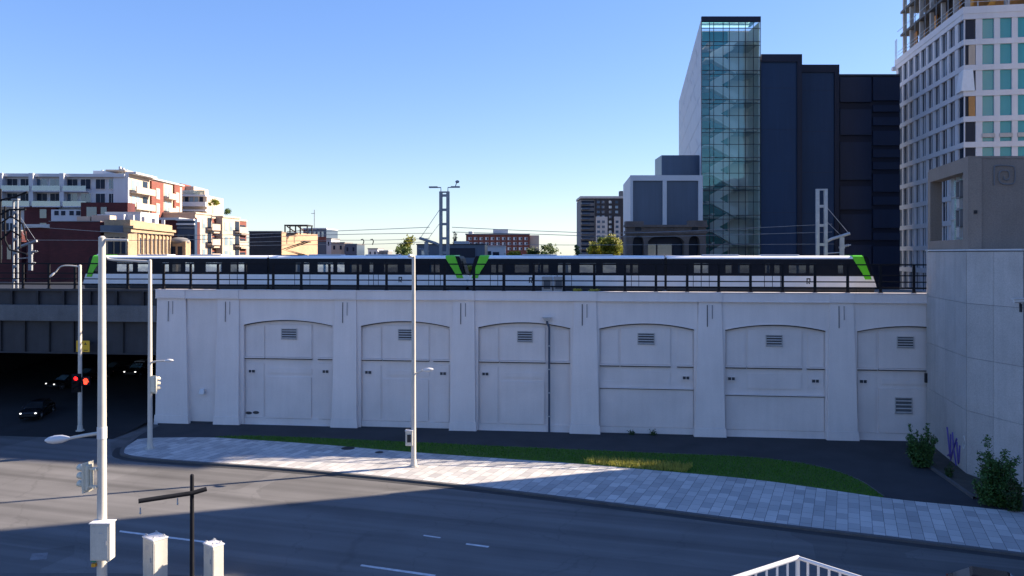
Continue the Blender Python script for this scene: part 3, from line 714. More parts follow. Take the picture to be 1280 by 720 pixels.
for ci, (ua, ub, side) in enumerate(cars):
    sa, sb_ = TS(ua), TS(ub)
    e = 1.75
    ba, bb = (sa+e, sb_) if side == 'L' else (sa, sb_-e)
    # window openings as spans along s
    mb = MB(); mb.box(ba, bb, DN, DF, TB+.42, ZK); mb.box(ba,bb,DN+.12,DF-.12,ZK-.01,ZW)
    body = mb.build('car_body', M['train_dark'], t, o)
    mb = MB()     # lower white side with panel joints
    mb.box(ba, bb, DN-.02, DN+.11, ZK+.02, ZW); mb.box(ba, bb, DF-.11, DF+.02, ZK+.02, ZW)
    mb.build('side_panel', M['train_white'], body, o)
    spans = sorted([(TS(a),TS(b)) for a, b, c in wins[ci]])
    zl, zh = 14.32, 15.22
    mb = MB()
    for yy0, yy1 in ((DN,DN+.1),(DF-.1,DF)):
        mb.box(ba, bb, yy0, yy1, ZW+.002, zl); mb.box(ba, bb, yy0, yy1, zh, 15.62)
        x = ba
        for (p, q) in spans:
            if p > x: mb.box(x, p, yy0, yy1, zl, zh)
            x = q
        mb.box(x, bb, yy0, yy1, zl, zh)
    mb.box(ba, ba+.1, DN+.1, DF-.1, ZW, 15.6); mb.box(bb-.1, bb, DN+.1, DF-.1, ZW, 15.6)
    mb.build('window_band', M['train_black'], body, o)
    mb = MB(); n = 8   # rounded roof
    pts = [(DN-.03,15.62),(DN+.0,15.74),(DN+.28,TR-.02),(DN+.9,TR+.06),(DF-.9,TR+.06),(DF-.28,TR-.02),(DF,15.74),(DF+.03,15.62)]
    vs = [(ba,y,z) for y, z in pts]+[(bb,y,z) for y, z in pts]; m_ = len(pts)
    mb.add(vs, [(i,i+1,m_+i+1,m_+i) for i in range(m_-1)]+[tuple(range(m_))[::-1], tuple(range(m_,2*m_)), (0,m_,2*m_-1,m_-1)])
    mb.build('roof', M['train_white'], body, o)
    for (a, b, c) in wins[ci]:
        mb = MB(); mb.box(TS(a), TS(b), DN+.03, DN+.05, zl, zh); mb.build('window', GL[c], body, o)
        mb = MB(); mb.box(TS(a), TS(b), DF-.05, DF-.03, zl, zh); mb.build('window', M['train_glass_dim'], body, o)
    for (a, b) in doors[ci]:
        x0, x1 = TS(a), TS(b); xm = (x0+x1)/2; mb = MB()
        for q in (x0, xm, x1): mb.box(q-.025, q+.025, DN-.032, DN-.021, ZK+.02, ZW)
        mb.box(x0, x1, DN-.03, DN-.021, ZK+.02, ZK+.07)
        mb.build('door', M['train_dark'], body, o)
    mb = MB(); L_ = bb-ba   # skirt and running gear
    mb.box(ba+.2, bb-.2, DN+.05, DF-.05, TB+.05, ZK-.002-.3)
    for f_ in (.16,.84):
        xc = ba+L_*f_
        for dx in (-1.0,1.0):
            for yy in (DN+.5, DF-.5): mb.tube((xc+dx,yy-.07,TB+.2),(xc+dx,yy+.07,TB+.2),.42,.42,16)
    mb.build('bogie', M['train_dark'], body, o)
    mb = MB()
    for f_ in (.3,.62):
        xc = ba+L_*f_; mb.box(xc-1.6, xc+1.6, DN+.7, DF-.7, TR+.05, TR+.16)
    mb.build('roof_unit', M['pale_clad'], body, o)
    # nose
    sg = -1 if side == 'L' else 1
    xb = ba if side == 'L' else bb
    X = lambda q: xb+sg*q
    def loft(q_prof, tz, name, m, d0=0., grow=0.):
        """side profile polygon (q along travel, z) between the two tapered sides"""
        mb = MB(); n = len(q_prof)
        def yy(q, near): tp = .22*max(0,(q/1.75))**2; return (DN+tp-grow) if near else (DF-tp+grow)
        vs = [(X(q),yy(q,True),z) for q, z in q_prof]+[(X(q),yy(q,False),z) for q, z in q_prof]
        fs = [tuple(range(n)), tuple(range(n,2*n))[::-1]]+[((i+1)%n,i,n+i,n+(i+1)%n) for i in range(n)]
        if sg < 0: fs = [f[::-1] for f in fs]
        mb.add(vs, fs); return mb.build(name, m, body, o)
    loft([(0,ZK+.02),(1.85,ZK+.02),(1.78,13.35),(1.62,13.775),(1.50,ZW),(0,ZW)], 0, 'nose', M['train_white'])
    loft([(.1,TB+.2),(1.55,TB+.2),(1.72,ZK),(0,ZK)], 0, 'nose_skirt', M['train_dark'])
    loft([(0,ZW+.003),(1.48,ZW+.003),(1.12,15.62),(.95,TR),(0,TR)], 0, 'nose_band', M['train_black'], grow=-.02)
    mb = MB(); rowsg = [(.80,1.40,13.78),(.58,1.20,14.3),(.12,.92,15.0),(-.24,.70,15.6),(-.30,.62,TR-.02),(-.22,.55,TR+.09)]
    gv = []; nq = 5
    for (qa, qb, z) in rowsg:
        for near in (True, False):
            for i in range(nq):
                q = qa+(qb-qa)*i/(nq-1); tp = .22*max(0,q/1.75)**2; ins = .0 if z < TR else .22
                gv.append((X(q), (DN+tp-.03+ins) if near else (DF-tp+.03-ins), z))
    gf = []; w2 = 2*nq
    for r in range(len(rowsg)-1):
        for i in range(nq-1):
            a = r*w2+i; gf.append((a,a+1,a+w2+1,a+w2)); a += nq; gf.append((a+1,a,a+w2,a+w2+1))
        gf.append((r*w2+nq-1, r*w2+w2-1, (r+1)*w2+w2-1, (r+1)*w2+nq-1))     # front edge
        gf.append((r*w2, (r+1)*w2, (r+1)*w2+nq, r*w2+nq))
    for i in range(nq-1): gf.append((i,nq+i,nq+i+1,i+1)); k_ = (len(rowsg)-1)*w2; gf.append((k_+i,k_+i+1,k_+nq+i+1,k_+nq+i))
    if sg < 0: gf = [f[::-1] for f in gf]
    mb.add(gv, gf); mb.build('green_shell', M['train_green'], body, o)
    # windscreen wraps the front face between the green cheeks
    mb = MB(); vs = []
    for q, z in ((1.56,14.2),(1.22,15.45)):
        for y in (DN+.55, DF-.55): vs.append((X(q+.02),y,z))
    f = [(0,1,3,2)]; vs2 = [(v[0]-sg*.015,v[1],v[2]) for v in vs]; mb.add(vs+vs2, [(0,1,3,2),(4,6,7,5),(0,4,5,1),(2,3,7,6),(0,2,6,4),(1,5,7,3)]); mb.build('windscreen', M['train_black'], body, o)
    mb = MB()
    for y in (DN+.45, DF-.45): mb.ell((X(1.70),y,13.55), .06, .22, .10, 10, 6)
    mb.build('headlight', M['lens'], body, o)
    # the line's emblem on the white panel
for u in (500.5, 663.5, 1010.5):
    x = TS(u); z = 13.62; mb = MB(); y0, y1 = DN-.036, DN-.021; w_, h_ = .17, .26
    mb.box(x-w_,x-w_+.09,y0,y1,z-h_,z+h_); mb.box(x-w_+.092,x+w_,y0,y1,z+h_-.1,z+h_); mb.box(x+w_-.09,x+w_,y0,y1,z-.02,z+h_-.102); mb.box(x-w_+.092,x+w_,y0,y1,z-.1,z-.022); mb.hexa([(x+.04,y0,z-h_),(x+.15,y0,z-h_),(x+.15,y1,z-h_),(x+.04,y1,z-h_)],[(x-.03,y0,z-.102),(x+.08,y0,z-.102),(x+.08,y1,z-.102),(x-.03,y1,z-.102)])
    mb.build('emblem', M['ink'], t, o)
for (ua, ub) in ((333.5,337),(830,834)):
    mb = MB(); xa, xb = TS(ua), TS(ub); n = 5
    for i in range(n):
        x = xa+(xb-xa)*(i+.5)/n; g = .1 if i % 2 else .04; w_ = (xb-xa)/n/2+.002*(i%2)
        mb.box(x-w_, x+w_, DN+g, DF-g, TB+.5, TR-.2+(.03 if i%2==0 else 0))
    mb.build('gangway', M['rubber'], t, o)
mb = MB(); mb.tube((TS(583.2)-.9,(DN+DF)/2,12.85),(TS(584.8)+.9,(DN+DF)/2,12.85),.16); mb.build('coupler', M['train_dark'], t, o)
for u0, m_ in ((355, 0),):
    q = (DN+DF)/2; mb = MB(); z0 = TR+.1
    a, b, c = VS(355,q), VS(384,q), VS(379,q)
    for yy in (q-.5,q+.5): mb.path([(b-.4,yy,z0),(a,yy,z0+.55),(b,yy,z0+1.3)], .06, 6)
    mb.path([(b,q-.9,z0+1.3),(b,q+.9,z0+1.3)], .07, 6); mb.path([(b-.3,q-.9,z0+1.3),(b-.3,q+.9,z0+1.3)], .05, 6); mb.box(a-.1,b-.2,q-.6,q+.6,TR+.04,z0+.02)
    mb.build('pantograph', M['black_metal'], t, o)
# ------------------------------------------------------------------ concrete building at the right edge
A, B, C = Vector((35.3,67.9,0)), Vector((33.0,57.9,0)), Vector((33.95,53,0))
t = thing('concrete_building', 'pale concrete building at the right edge under a brown grey box with a spiral mark', 'building', (B.x,B.y,0), 0)
def rel(mb, name, m, par=t, **k): return mb.build(name, m, par, (B.x,B.y,0), **k)
mb = MB(); mb.prism([(35.3,67.9),(33.06,57.92),(34.0,53.05),(44,50.5),(46,68.3)], -.2, 16.30); rel(mb,'wall',M['concrete_dark'])
def wallquad(mb, P, Q, a, b, z0, z1, out0, out1):
    d = (Q-P); L = d.length; d = d/L; n = Vector((d.y,-d.x,0))
    if n.dot(Vector((0,0,0))-P) < 0: n = -n
    p0, p1 = P+d*a, P+d*b
    q = [p0+n*out1, p1+n*out1, p1+n*out0, p0+n*out0]
    mb.hexa([(v.x,v.y,z0) for v in q], [(v.x,v.y,z1) for v in q])
zs = [0,4.75,8.6,12.5,16.25]
mb = MB()
for (P, Q, n) in ((A,B,4),(B,C,2)):
    L = (Q-P).length
    for i in range(n):
        for z0, z1 in zip(zs, zs[1:]):
            wallquad(mb, P, Q, L*i/n+.012, L*(i+1)/n-.012, z0+.012, z1-.012, .05, .11)
rel(mb,'concrete_panel',M['cast_panel'])
mb = MB()
for P, Q in ((A,B),(B,C)): wallquad(mb, P, Q, 0, (Q-P).length, 16.305, 16.42, -.2, .2)
mb.prism([(35.3,67.9),(33.2,58),(34.2,53.2),(44,50.7),(46,68)], 16.301, 16.38); rel(mb,'coping',M['pale_clad'])
mb = MB(); mb.prism([(37.9,67.9),(36.0,58.0),(46.2,57.9),(46.2,68.2)], 16.43, 23.0); mb.prism([(33.02,57.92),(46.2,57.92),(46.2,58.6),(33.25,58.6)], 16.43, 23.0); rel(mb,'box',M['beige_concrete'])
mb = MB(); mb.prism([(35.35,67.9),(33.0,57.88),(46.3,57.86),(46.3,68.2)], 23.001, 23.16); rel(mb,'roof_edge',M['beige_concrete'])
LA = (A-B).length; mb = MB()   # frame round the big recessed opening on the left face
wallquad(mb,B,A,.0,1.1,16.43,23.0,-.9,.0); wallquad(mb,B,A,LA-.7,LA,16.43,23.0,-.9,.0)
wallquad(mb,B,A,1.1,LA-.7,22.1,23.0,-.9,0.); wallquad(mb,B,A,1.1,LA-.7,16.43,17.15,-.9,0.)
rel(mb,'window_frame',M['beige_concrete'])
mb = MB(); wallquad(mb,B,A,1.1,LA*.62,17.15,22.1,-.85,-.8); wn = rel(mb,'window',M['glass_dark'])
mb = MB()
for a in (1.1,2.2,3.6,5.0,LA*.62): wallquad(mb,B,A,a-.05,a+.05,17.15,22.1,-.8,-.68)
for z in (18.8,20.6): wallquad(mb,B,A,1.1,LA*.62,z-.05,z+.05,-.79,-.69)
rel(mb,'mullion',M['galv'],wn)
mb = MB()
for z0, z1 in ((17.35,18.1),(19.6,20.3)): wallquad(mb,B,A,3.5,4.2,z0,z1,-.66,-.45)
mb.build('duct', M['concrete'], t, (B.x,B.y,0))
for z0, z1 in ((18.1,19.5),(20.35,21.7)):
    mb = MB(); wallquad(mb,B,A,3.3,4.4,z0,z0+.1,-.66,-.45); wallquad(mb,B,A,3.3,4.4,z1-.1,z1,-.66,-.45); wallquad(mb,B,A,3.3,3.45,z0,z1,-.66,-.45); wallquad(mb,B,A,4.25,4.4,z0,z1,-.66,-.45)
    rel(mb,'equipment_frame',M['roof_grey'])
# spiral emblem set on the front of the box
def L2(u, v): return ((u-640)/1000*57.8-B.x, -.09, H-(v-317)*.0578)
cx = lambda x, y: L2(1100+x/3.272, 180+y/3.272)
pts = [cx(*q) for q in ((468,168),(467,130),(468,96),(474,89),(500,87),(535,89),(550,97),(553,125),(551,152),(540,163),(515,164),(497,160),(488,148),(487,125),(493,112),(508,108),(524,111),(530,122),(528,140),(518,147),(508,143),(507,132))]
mb = MB(); mb.path(smooth_pts(pts,4), .045, 6); mb.build('emblem', M['roof_grey'], t)
mb = MB(); p = L2(1219,265); mb.box(p[0]-.1,p[0]+.1,-.2,.02,p[2]-.12,p[2]+.12); mb.build('wall_light', M['steel_dark'], t)
# purple scrawl low on the wall, and a pale tag
mb = MB(); zz = lambda v: H-(v-317)*.0605
def onwall(f, v, o=.13):
    d = (B-A); n = Vector((d.y,-d.x,0)).normalized(); n = -n if n.dot(-A) < 0 else n
    p = A+d*f+n*o; return (p.x,p.y,zz(v))
for st_ in ([(.57,540),(.61,558),(.65,576),(.655,546)],[(.65,580),(.72,562),(.80,546)],[(.70,542),(.73,562),(.79,580)],[(.58,576),(.69,568)],[(.80,550),(.84,575),(.87,552)]):
    mb.path(smooth_pts([onwall(*q) for q in st_],4), .075, 5)
rel(mb,'graffiti',M['purple_ink'])
mb = MB()
for st_ in ([(.93,540),(.955,537),(.965,542),(.945,545),(.935,550),(.96,552),(.97,547)],):
    mb.path(smooth_pts([onwall(*q) for q in st_],4), .03, 5)
rel(mb,'graffiti',M['white_paint'])
mb = MB(); p = onwall(.02,491,.2); mb.box(p[0]-.08,p[0]+.14,p[1]-.12,p[1]+.12,p[2]-.4,p[2]+.4); rel(mb,'intercom',M['steel_dark'])
# unseen blocks off the right edge, inferred from the street's shade and shaped for it
def shade_slab(name, poly, z0, z1, m):
    mb = MB(); mb.prism(poly, z0, z1); b = rel(mb, name, m)
    return b
shade_slab('tower', [(49.0,72.2),(60,75.8),(66,66),(55,62.9),(49,61.0)], -.2, 64, M['concrete'])
shade_slab('shade_wing', [(46.3,60.9),(70,60.9),(70,28),(46.3,28)], -.2, 32.0, M['concrete'])
# security camera on its right-hand edge
p = Vector((33.9,53.2,H-(376-317)*.0531))
t2 = thing('security_camera', 'white security camera on the right edge of the concrete building', 'camera', p)
mb = MB(); mb.tube((-.75,-.35,-.02),(-.1,-.28,.02),.11,.13,12); mb.build('camera_body', M['white_paint'], t2)
mb = MB(); mb.hexa([(-.85,-.5,.1),(-.05,-.42,.14),(-.05,-.12,.14),(-.85,-.2,.1)],[(-.85,-.5,.15),(-.05,-.42,.19),(-.05,-.12,.19),(-.85,-.2,.15)]); mb.build('sun_shield', M['white_paint'], t2)
mb = MB(); mb.path([(-.3,-.3,-.08),(-.25,-.2,-.35),(.0,-.02,-.35)],.05,8); mb.box(-.16,.06,-.16,.02,-.75,-.2); mb.build('bracket', M['steel_dark'], t2)
# planting bed kerb at the wall foot
bed = [G(1150,572,KZ),G(1160,584,KZ),G(1185,602,KZ),G(1216,624,KZ)]
o = MB()
P = smooth_pts(bed,4); Q = offset(P,.22)
vs = []
for a, b in zip(P,Q): vs += [(a.x,a.y,KZ-.01),(b.x,b.y,KZ-.01),(b.x,b.y,KZ+.18),(a.x,a.y,KZ+.18)]
fs = []
for i in range(len(P)-1):
    k = 4*i; fs += [(k,k+4,k+7,k+3),(k+3,k+7,k+6,k+2),(k+1,k+2,k+6,k+5)]
struct(o.add(vs,fs).build('bed_kerb', M['kerb']))
sheet('planting_bed', [(q.x,q.y) for q in Q]+[(33.6,54),(32.9,57.8),(35.2,66.5)], KZ+.07, M['soil'], KZ-.01)

# ------------------------------------------------------------------ white grid tower under construction
rz = -math.atan2(4.7,27)
t = thing('grid_tower', 'tall white grid facade tower with an unfinished open top floor behind the concrete building', 'building', (56.5,100,0), rz)
FH = 3.2; Z0 = 45.35
mb = MB(); mb.box(.45, 30, .45, 27.2, 0, 46.2); mb.build('core', M['concrete_dark'], t)
tops = [Z0-FH*k for k in range(14)]
mb = MB()
for zt in tops:                       # floor bands, slightly proud of the piers
    zb_ = zt-2.5-.7 if False else zt
    mb.box(-.10, 30, -.12, .5, zt, zt+.68); mb.box(-.14, .45, .5, 28.0, zt, zt+.66)
    if tops.index(zt) % 2 == 0: mb.box(-.5, .4, 28.0, 28.9, zt+.05, zt+.6)
mb.box(-.16, 30, -.18, .5, Z0+.68, 46.9); mb.box(-.2,.45,.5,28.2,Z0+.66,46.9)
mb.build('floor_band', M['tower_white'], t)
fx = [2.1+2.02*i for i in range(13)]; ly = [3.0+2.75*i for i in range(9)]
mb = MB()
mb.box(1.35, fx[0], -.03, .5, 4, 46)
for a, b in zip(fx, fx[1:]): mb.box(a+1.36, b, -.03, .5, 4, 46)
mb.box(-.05, .5, 1.9, ly[0], 4, 46)
for a, b in zip(ly, ly[1:]+[27.9]):
    mb.box(-.05, .5, a+1.95, b, 4, 46); mb.box(.08,.5,a+.95,a+1.02,4,46)
mb.build('pier', M['tower_white'], t)
random.seed(3)
stuff_w = MB(); cnt = 0
for k, zt in enumerate(tops[:12]):
    if k < 10:
        for i, a in enumerate(fx[:4]):
            if zt-2.52 < 22 and False: continue
            if k > 7: continue
            mb = MB(); mb.box(a, a+1.36, .2, .26, zt-2.52, zt); w_ = mb.build('window', M['glass_teal'], t)
            cnt += 1
    for i, a in enumerate(ly):
        if cnt < 100:
            mb = MB(); mb.box(.16,.22,a,a+1.95,zt-2.52,zt); mb.build('window', M['glass_dark'] if random.random()<.85 else M['glass_mid'], t); cnt += 1
        else: stuff_w.box(.16,.22,a,a+1.95,zt-2.52,zt)
for k, zt in enumerate(tops[:12]):
    for i, a in enumerate(fx[4:]): stuff_w.box(a,a+1.36,.2,.26,zt-2.52,zt)
tag(stuff_w.build('small_windows', M['glass_mid'], t), kind='stuff')
for k, zt in enumerate(tops[:9]):
    mb = MB(); mb.box(.12, 1.3, .14, .2, zt-2.52, zt); mb.box(.14,.2,.2,1.85,zt-2.52,zt); mb.build('corner_window', M['glass_dark'], t)
    mb = MB(); mb.box(-.0,.14,-.0,.14,zt-2.52,zt); mb.build('corner_post', M['tower_white'], t)
mb = MB(); mb.box(.55,1.28,-.02,.12,tops[1]-2.5,tops[1]-.02); mb.build('curtain', M['cream_clad'], t)
mb = MB(); mb.box(.55,1.28,-.02,.12,tops[3]-2.5,tops[3]-.02); mb.build('curtain', M['wood'], t)
mb = MB(); mb.hexa([(-.45,-.3,tops[2]-2.6),(1.2,-.3,tops[2]-2.6),(1.1,.1,tops[2]-2.6),(-.3,2.0,tops[2]-2.6)],[(-.15,-.2,tops[2]+.1),(1.0,-.2,tops[2]+.1),(1.0,.1,tops[2]+.1),(-.1,1.5,tops[2]+.1)]); mb.build('tarpaulin', M['sheet_white'], t, bevel=.08)
for i, a in enumerate(fx[:4]):      # sills of the fifth row
    mb = MB(); mb.box(a-.06, a+1.42, -.16, .19, tops[4]-2.0, tops[4]-1.5); mb.build('sill', M['concrete'], t)
mb = MB()                           # open top storeys
for z in (50.4, 54.0, 57.8): mb.box(.3, 30, .3, 27, z, z+.35)
mb.build('floor_slab', M['concrete_dark'], t)
for z0, z1 in ((46.9,50.4),(50.75,54.0),(54.35,57.8)):
    for y in (1,5,9.5,14,18.5,23,26.4): MB().box(.6,1.1,y,y+.45,z0,z1).build('column', M['concrete'], t)
    for x in (5,9.5,14,20,27): MB().box(x,x+.5,.6,1.1,z0,z1).build('column', M['concrete'], t)
for j, y in enumerate((3.2,7.3,11.8,16.2,20.8,24.8)):
    mb = MB(); mb.box(1.8,2.0,y-.9,y+.9,46.9,50.4 if j%2 else 49.6); mb.build('site_panel', M['wood'] if j%3 else M['orange'], t)
for x in (3.2,7.4):
    mb = MB(); mb.hexa([(x,2.0,46.9),(x+.8,2.0,46.9),(x+.8,2.4,46.9),(x,2.4,46.9)],[(x+1.6,2.0,50.4),(x+2.3,2.0,50.4),(x+2.3,2.4,50.4),(x+1.6,2.4,50.4)]); mb.build('prop', M['orange'], t)
mb = MB(); mb.box(2.6,30,4,4.3,46.9,57.8); mb.box(4.5,4.8,4.3,26,46.9,57.8); mb.build('inner_wall', M['wood'], t)
for y in (2.5,6.0,10.5,15.0,19.5,24.0):
    mb = MB(); mb.path([(.2,y,46.9),(.2,y,57.9)], .06, 6); mb.build('scaffold_pole', M['mast_grey'], t)
mb = MB()
for z in (47.5,48.0,51.3): mb.box(.0,.06,.2,27.5,z,z+.06); mb.box(0,30,.02,.08,z,z+.06)
mb.build('guard_rail', M['galv'], t)
mb = MB(); mb.box(1.6,1.66,-.05,.3,46.9,47.6); mb.box(5,5.06,-.05,.3,46.9,47.6)
for y in (27.6,28.3): mb.box(-.1,-.02,y,y+.08,45.9,50.2)
mb.build('scaffold_pole', M['galv'], t)

# ------------------------------------------------------------------ glass stair tower
Yg = 115.0
def X_(u, Y): return (u-640)/1000*Y
def Z_(v, Y): return H-(v-317)/1000*Y
gx0, gx1 = X_(877,Yg), X_(951,Yg); gw = gx1-gx0; gt_ = Z_(20.5,Yg)
t = thing('glass_stair_tower', 'tall green glass stair tower with zigzag stairs inside and a pale left flank', 'building', (gx0,Yg,0), 0)
fl = [Z_(v,Yg) for v in (52,88,124.5,161,197,233,269,305,341)]; fh = (fl[0]-fl[-1])/8
mb = MB(); mb.box(0,gw,-.05,.35,gt_-.75,gt_); mb.build('roof_edge', M['navy_panel_deep'], t)
mb = MB(); mb.add([(.35,.35,gt_-.1),(gw,.35,gt_-.1),(gw,5.2,gt_-.1),(1.05,5.2,gt_-.1)],[(0,1,2,3)]); mb.build('added_roof_glass', M['glass_curtain'], t)  # unseen roof glazed to let sky light down onto the stairs
cols_ = [0,1.15,1.75,3.1,4.0,5.35,6.3,7.45,gw-.03]
fr = MB()
for x in cols_: fr.box(x-.03, x+.03, -.03, .1, 0, gt_-.76)
for z in fl:
    for dz in (0,-.55,1.9): fr.box(.05, gw-.05, -.02, .09, z+dz-.035, z+dz+.035)
fr.build('mullion', M['girder'], t)
zz_ = [0]+sorted(fl)+[gt_-.76]
for a, b in zip(zz_, zz_[1:]):
    mb = MB(); mb.add([(.03,.03,a+.06),(gw-.03,.03,a+.06),(gw-.03,.03,b-.06),(.03,.03,b-.06)],[(0,1,2,3)]); mb.build('glass_pane', M['glass_curtain'], t)
mb = MB()
for z in fl: mb.box(1.0,gw-.3,4.3,5.2,z-.3,z+.02); mb.box(gw-3.3,gw-.3,.4,4.298,z-.3,z+.02); mb.box(1.0,1.7,.4,4.298,z-.3,z+.02)
mb.build('floor_slab', M['concrete'], t)
mb = MB(); mb.box(1.0,gw-.1,5.25,5.5,0,gt_-.8); mb.box(gw-.25,gw-.1,.2,5.24,0,gt_-.8); mb.build('back_wall', M['stair_white'], t)
mb = MB(); mb.box(1.3,gw-3.4,5.0,5.24,0,gt_-.8); mb.build('stair_back', M['glass_teal'], t)
for z in fl[1:]:       # two flights a storey, with solid pale balustrades
    z1 = z+fh
    mb = MB()
    mb.hexa([(1.7,1.0,z),(2.1,1.0,z),(2.1,2.4,z),(1.7,2.4,z)],[(1.7,1.0,z+.3),(2.1,1.0,z+.3),(2.1,2.4,z+.3),(1.7,2.4,z+.3)])
    xa_, xb_, zm = 1.8, 5.4, z+fh/2
    for (p, za, q, zb2, y0) in ((xb_,z,xa_,zm,1.0),(xa_,zm,xb_,z1,2.6)):
        mb.hexa([(min(p,q),y0,(za if p<q else zb2)-.35),(max(p,q),y0,(zb2 if p<q else za)-.35),(max(p,q),y0+1.4,(zb2 if p<q else za)-.35),(min(p,q),y0+1.4,(za if p<q else zb2)-.35)],
                [(min(p,q),y0,(za if p<q else zb2)),(max(p,q),y0,(zb2 if p<q else za)),(max(p,q),y0+1.4,(zb2 if p<q else za)),(min(p,q),y0+1.4,(za if p<q else zb2))])
        mb.hexa([(min(p,q),y0-.08,(za if p<q else zb2)),(max(p,q),y0-.08,(zb2 if p<q else za)),(max(p,q),y0-.01,(zb2 if p<q else za)),(min(p,q),y0-.01,(za if p<q else zb2))],
                [(min(p,q),y0-.08,(za if p<q else zb2)+1.0),(max(p,q),y0-.08,(zb2 if p<q else za)+1.0),(max(p,q),y0-.01,(zb2 if p<q else za)+1.0),(min(p,q),y0-.01,(za if p<q else zb2)+1.0)])
    mb.box(.85,1.8,1.0,4.0,zm-.3,zm)
    mb.build('staircase', M['stair_white'], t)
# receding flank: pale perforated panels
fa = Vector((0,0,0)); fb = Vector((X_(849,177)-gx0, 62, 0)); zt = gt_-.4
mb = MB(); d = fb.normalized(); n = Vector((-d.y,d.x,0))
for i in range(13):
    for j in range(14):
        a, b = i/13, (i+1)/13; z0 = zt*j/14; z1 = zt*(j+1)/14
        p, q = fa.lerp(fb,a)+d*.04, fa.lerp(fb,b)-d*.04
        mb.hexa([(p+n*.08)[:2]+(z0+.04,),(q+n*.08)[:2]+(z0+.04,),q[:2]+(z0+.04,),p[:2]+(z0+.04,)],[(p+n*.08)[:2]+(z1-.04,),(q+n*.08)[:2]+(z1-.04,),q[:2]+(z1-.04,),p[:2]+(z1-.04,)])
mb.build('flank_panel', M['white_clad'], t)
random.seed(5)
for k in range(46):
    f = random.uniform(.08,.93); z = random.uniform(20,zt-3); L = random.uniform(.03,.07); mb = MB()
    p, q = fa.lerp(fb,f), fa.lerp(fb,f+L); dz = 1.4; o1, o2 = n*.082, n*.10
    mb.hexa([(p+o1)[:2]+(z,),(p+o2)[:2]+(z,),(q+o2)[:2]+(z+dz,),(q+o1)[:2]+(z+dz,)],[(p+o1)[:2]+(z+.5,),(p+o2)[:2]+(z+.5,),(q+o2)[:2]+(z+dz+.5,),(q+o1)[:2]+(z+dz+.5,)])
    mb.build('perforated_strip', M['pale_clad'], t)
mb = MB(); mb.prism([(.95,5.6),(fb.x+.2,fb.y),(gw+4,fb.y),(gw,5.6)], 0, zt-.1); mb.build('wall', M['white_clad'], t)

# ------------------------------------------------------------------ navy building right of the stair tower
t = thing('navy_building', 'windowless navy panelled building stepping down right of the glass tower', 'building', (gx1,116,0), 0)
def blk(u0, u1, vt, Y, m, name, dep=25, x0=None):
    xa_ = X_(u0,Y)-gx1; xb_ = X_(u1,Y)-gx1; zt = Z_(vt,Y)
    mb = MB(); mb.box(xa_, xb_, Y-116, Y-116+dep, 0, zt); return mb.build(name, m, t), xa_, xb_, zt
for (u0,u1,vt,Y) in ((951.5,1001.5,69,115.6),(1001.5,1048,82,117.5)):
    b_, xa_, xb_, zt = blk(u0,u1,vt,Y,M['navy_block'],'block')
    y = Y-116
    mb = MB(); mb.box(xa_-.05,xb_+.05,y-.25,y-.003,zt-1.0,zt+.1); mb.box(xb_-.65,xb_+.05,y-.25,y-.003,0,zt-1.003); mb.build('edge_trim', M['navy_panel_deep'], t)
    mb = MB()
    for z in range(4, int(zt)-2, 6): mb.box(xa_,xb_-.66,y-.02,y-.003,z,z+.05)
    mb.build('panel_joint', M['navy_panel'], t)
b_, xa_, xb_, zt = blk(1048,1124.5,94,120,M['navy_panel_deep'],'block',3.0); y = 4
mb = MB(); mb.box(xa_,xb_,y-.3,y-.003,zt-.25,zt+.1); mb.build('edge_trim', M['girder'], t)
mb = MB(); xm = X_(1089,120)-gx1
def pn(xp, xq, va, vb, yo=.35): mb.box(xp+.12, xq-.12, y-yo, y-.003, Z_(vb,120), Z_(va,120))
for va, vb in ((97,128),(137,169),(178,225),(233,262),(268,300),(306,330)): pn(xa_, xm, va, vb)
for va, vb in ((97,126),(132,140),(147,157),(164,182),(187,197),(203,212),(218,240),(246,256),(262,285),(291,300),(308,330)): pn(xm, xb_, va, vb)
mb.build('cladding_panel', M['navy_panel'], t)

# ------------------------------------------------------------------ low pale building with two blue panels
Yl = 110.0
t = thing('panel_building', 'pale framed building with two large blue grey panels left of the glass tower', 'building', (X_(788,Yl),Yl,0), 0)
x0, x1 = 0, X_(878.5,Yl)-X_(788,Yl); zt = Z_(219,Yl)
lx = X_(779,124)-X_(788,Yl)
mb = MB(); mb.prism([(0,.5),(x1,.5),(x1,14),(lx,14)], 0, zt-.1); mb.build('wall', M['white_clad'], t)
xm0, xm1 = X_(828.5,Yl)-X_(788,Yl), X_(833.5,Yl)-X_(788,Yl)
mb = MB(); mb.box(0,.35,0,.5,0,zt); mb.box(x1-.6,x1,0,.5,0,zt); mb.box(.35,x1-.6,0,.5,zt-.75,zt); mb.box(xm0,xm1,0,.5,0,zt-.75)
mb.box(.35,xm0,0,.5,Z_(282,Yl)-.5,Z_(282,Yl)-.02); mb.box(xm1,x1-.6,0,.5,Z_(282,Yl)-.5,Z_(282,Yl)-.02); mb.build('frame', M['white_clad'], t)
for a, b in ((.35,xm0),(xm1,x1-.6)):
    mb = MB(); mb.box(a,b,.3,.49,Z_(282,Yl),zt-.75); mb.build('blue_panel', M['panel_blue'], t)
mb = MB(); mb.box(X_(827,118)-X_(788,Yl), X_(876,118)-X_(788,Yl), 8, 13.5, zt-.1, Z_(194,118)); mb.build('plant_room', M['panel_blue'], t)

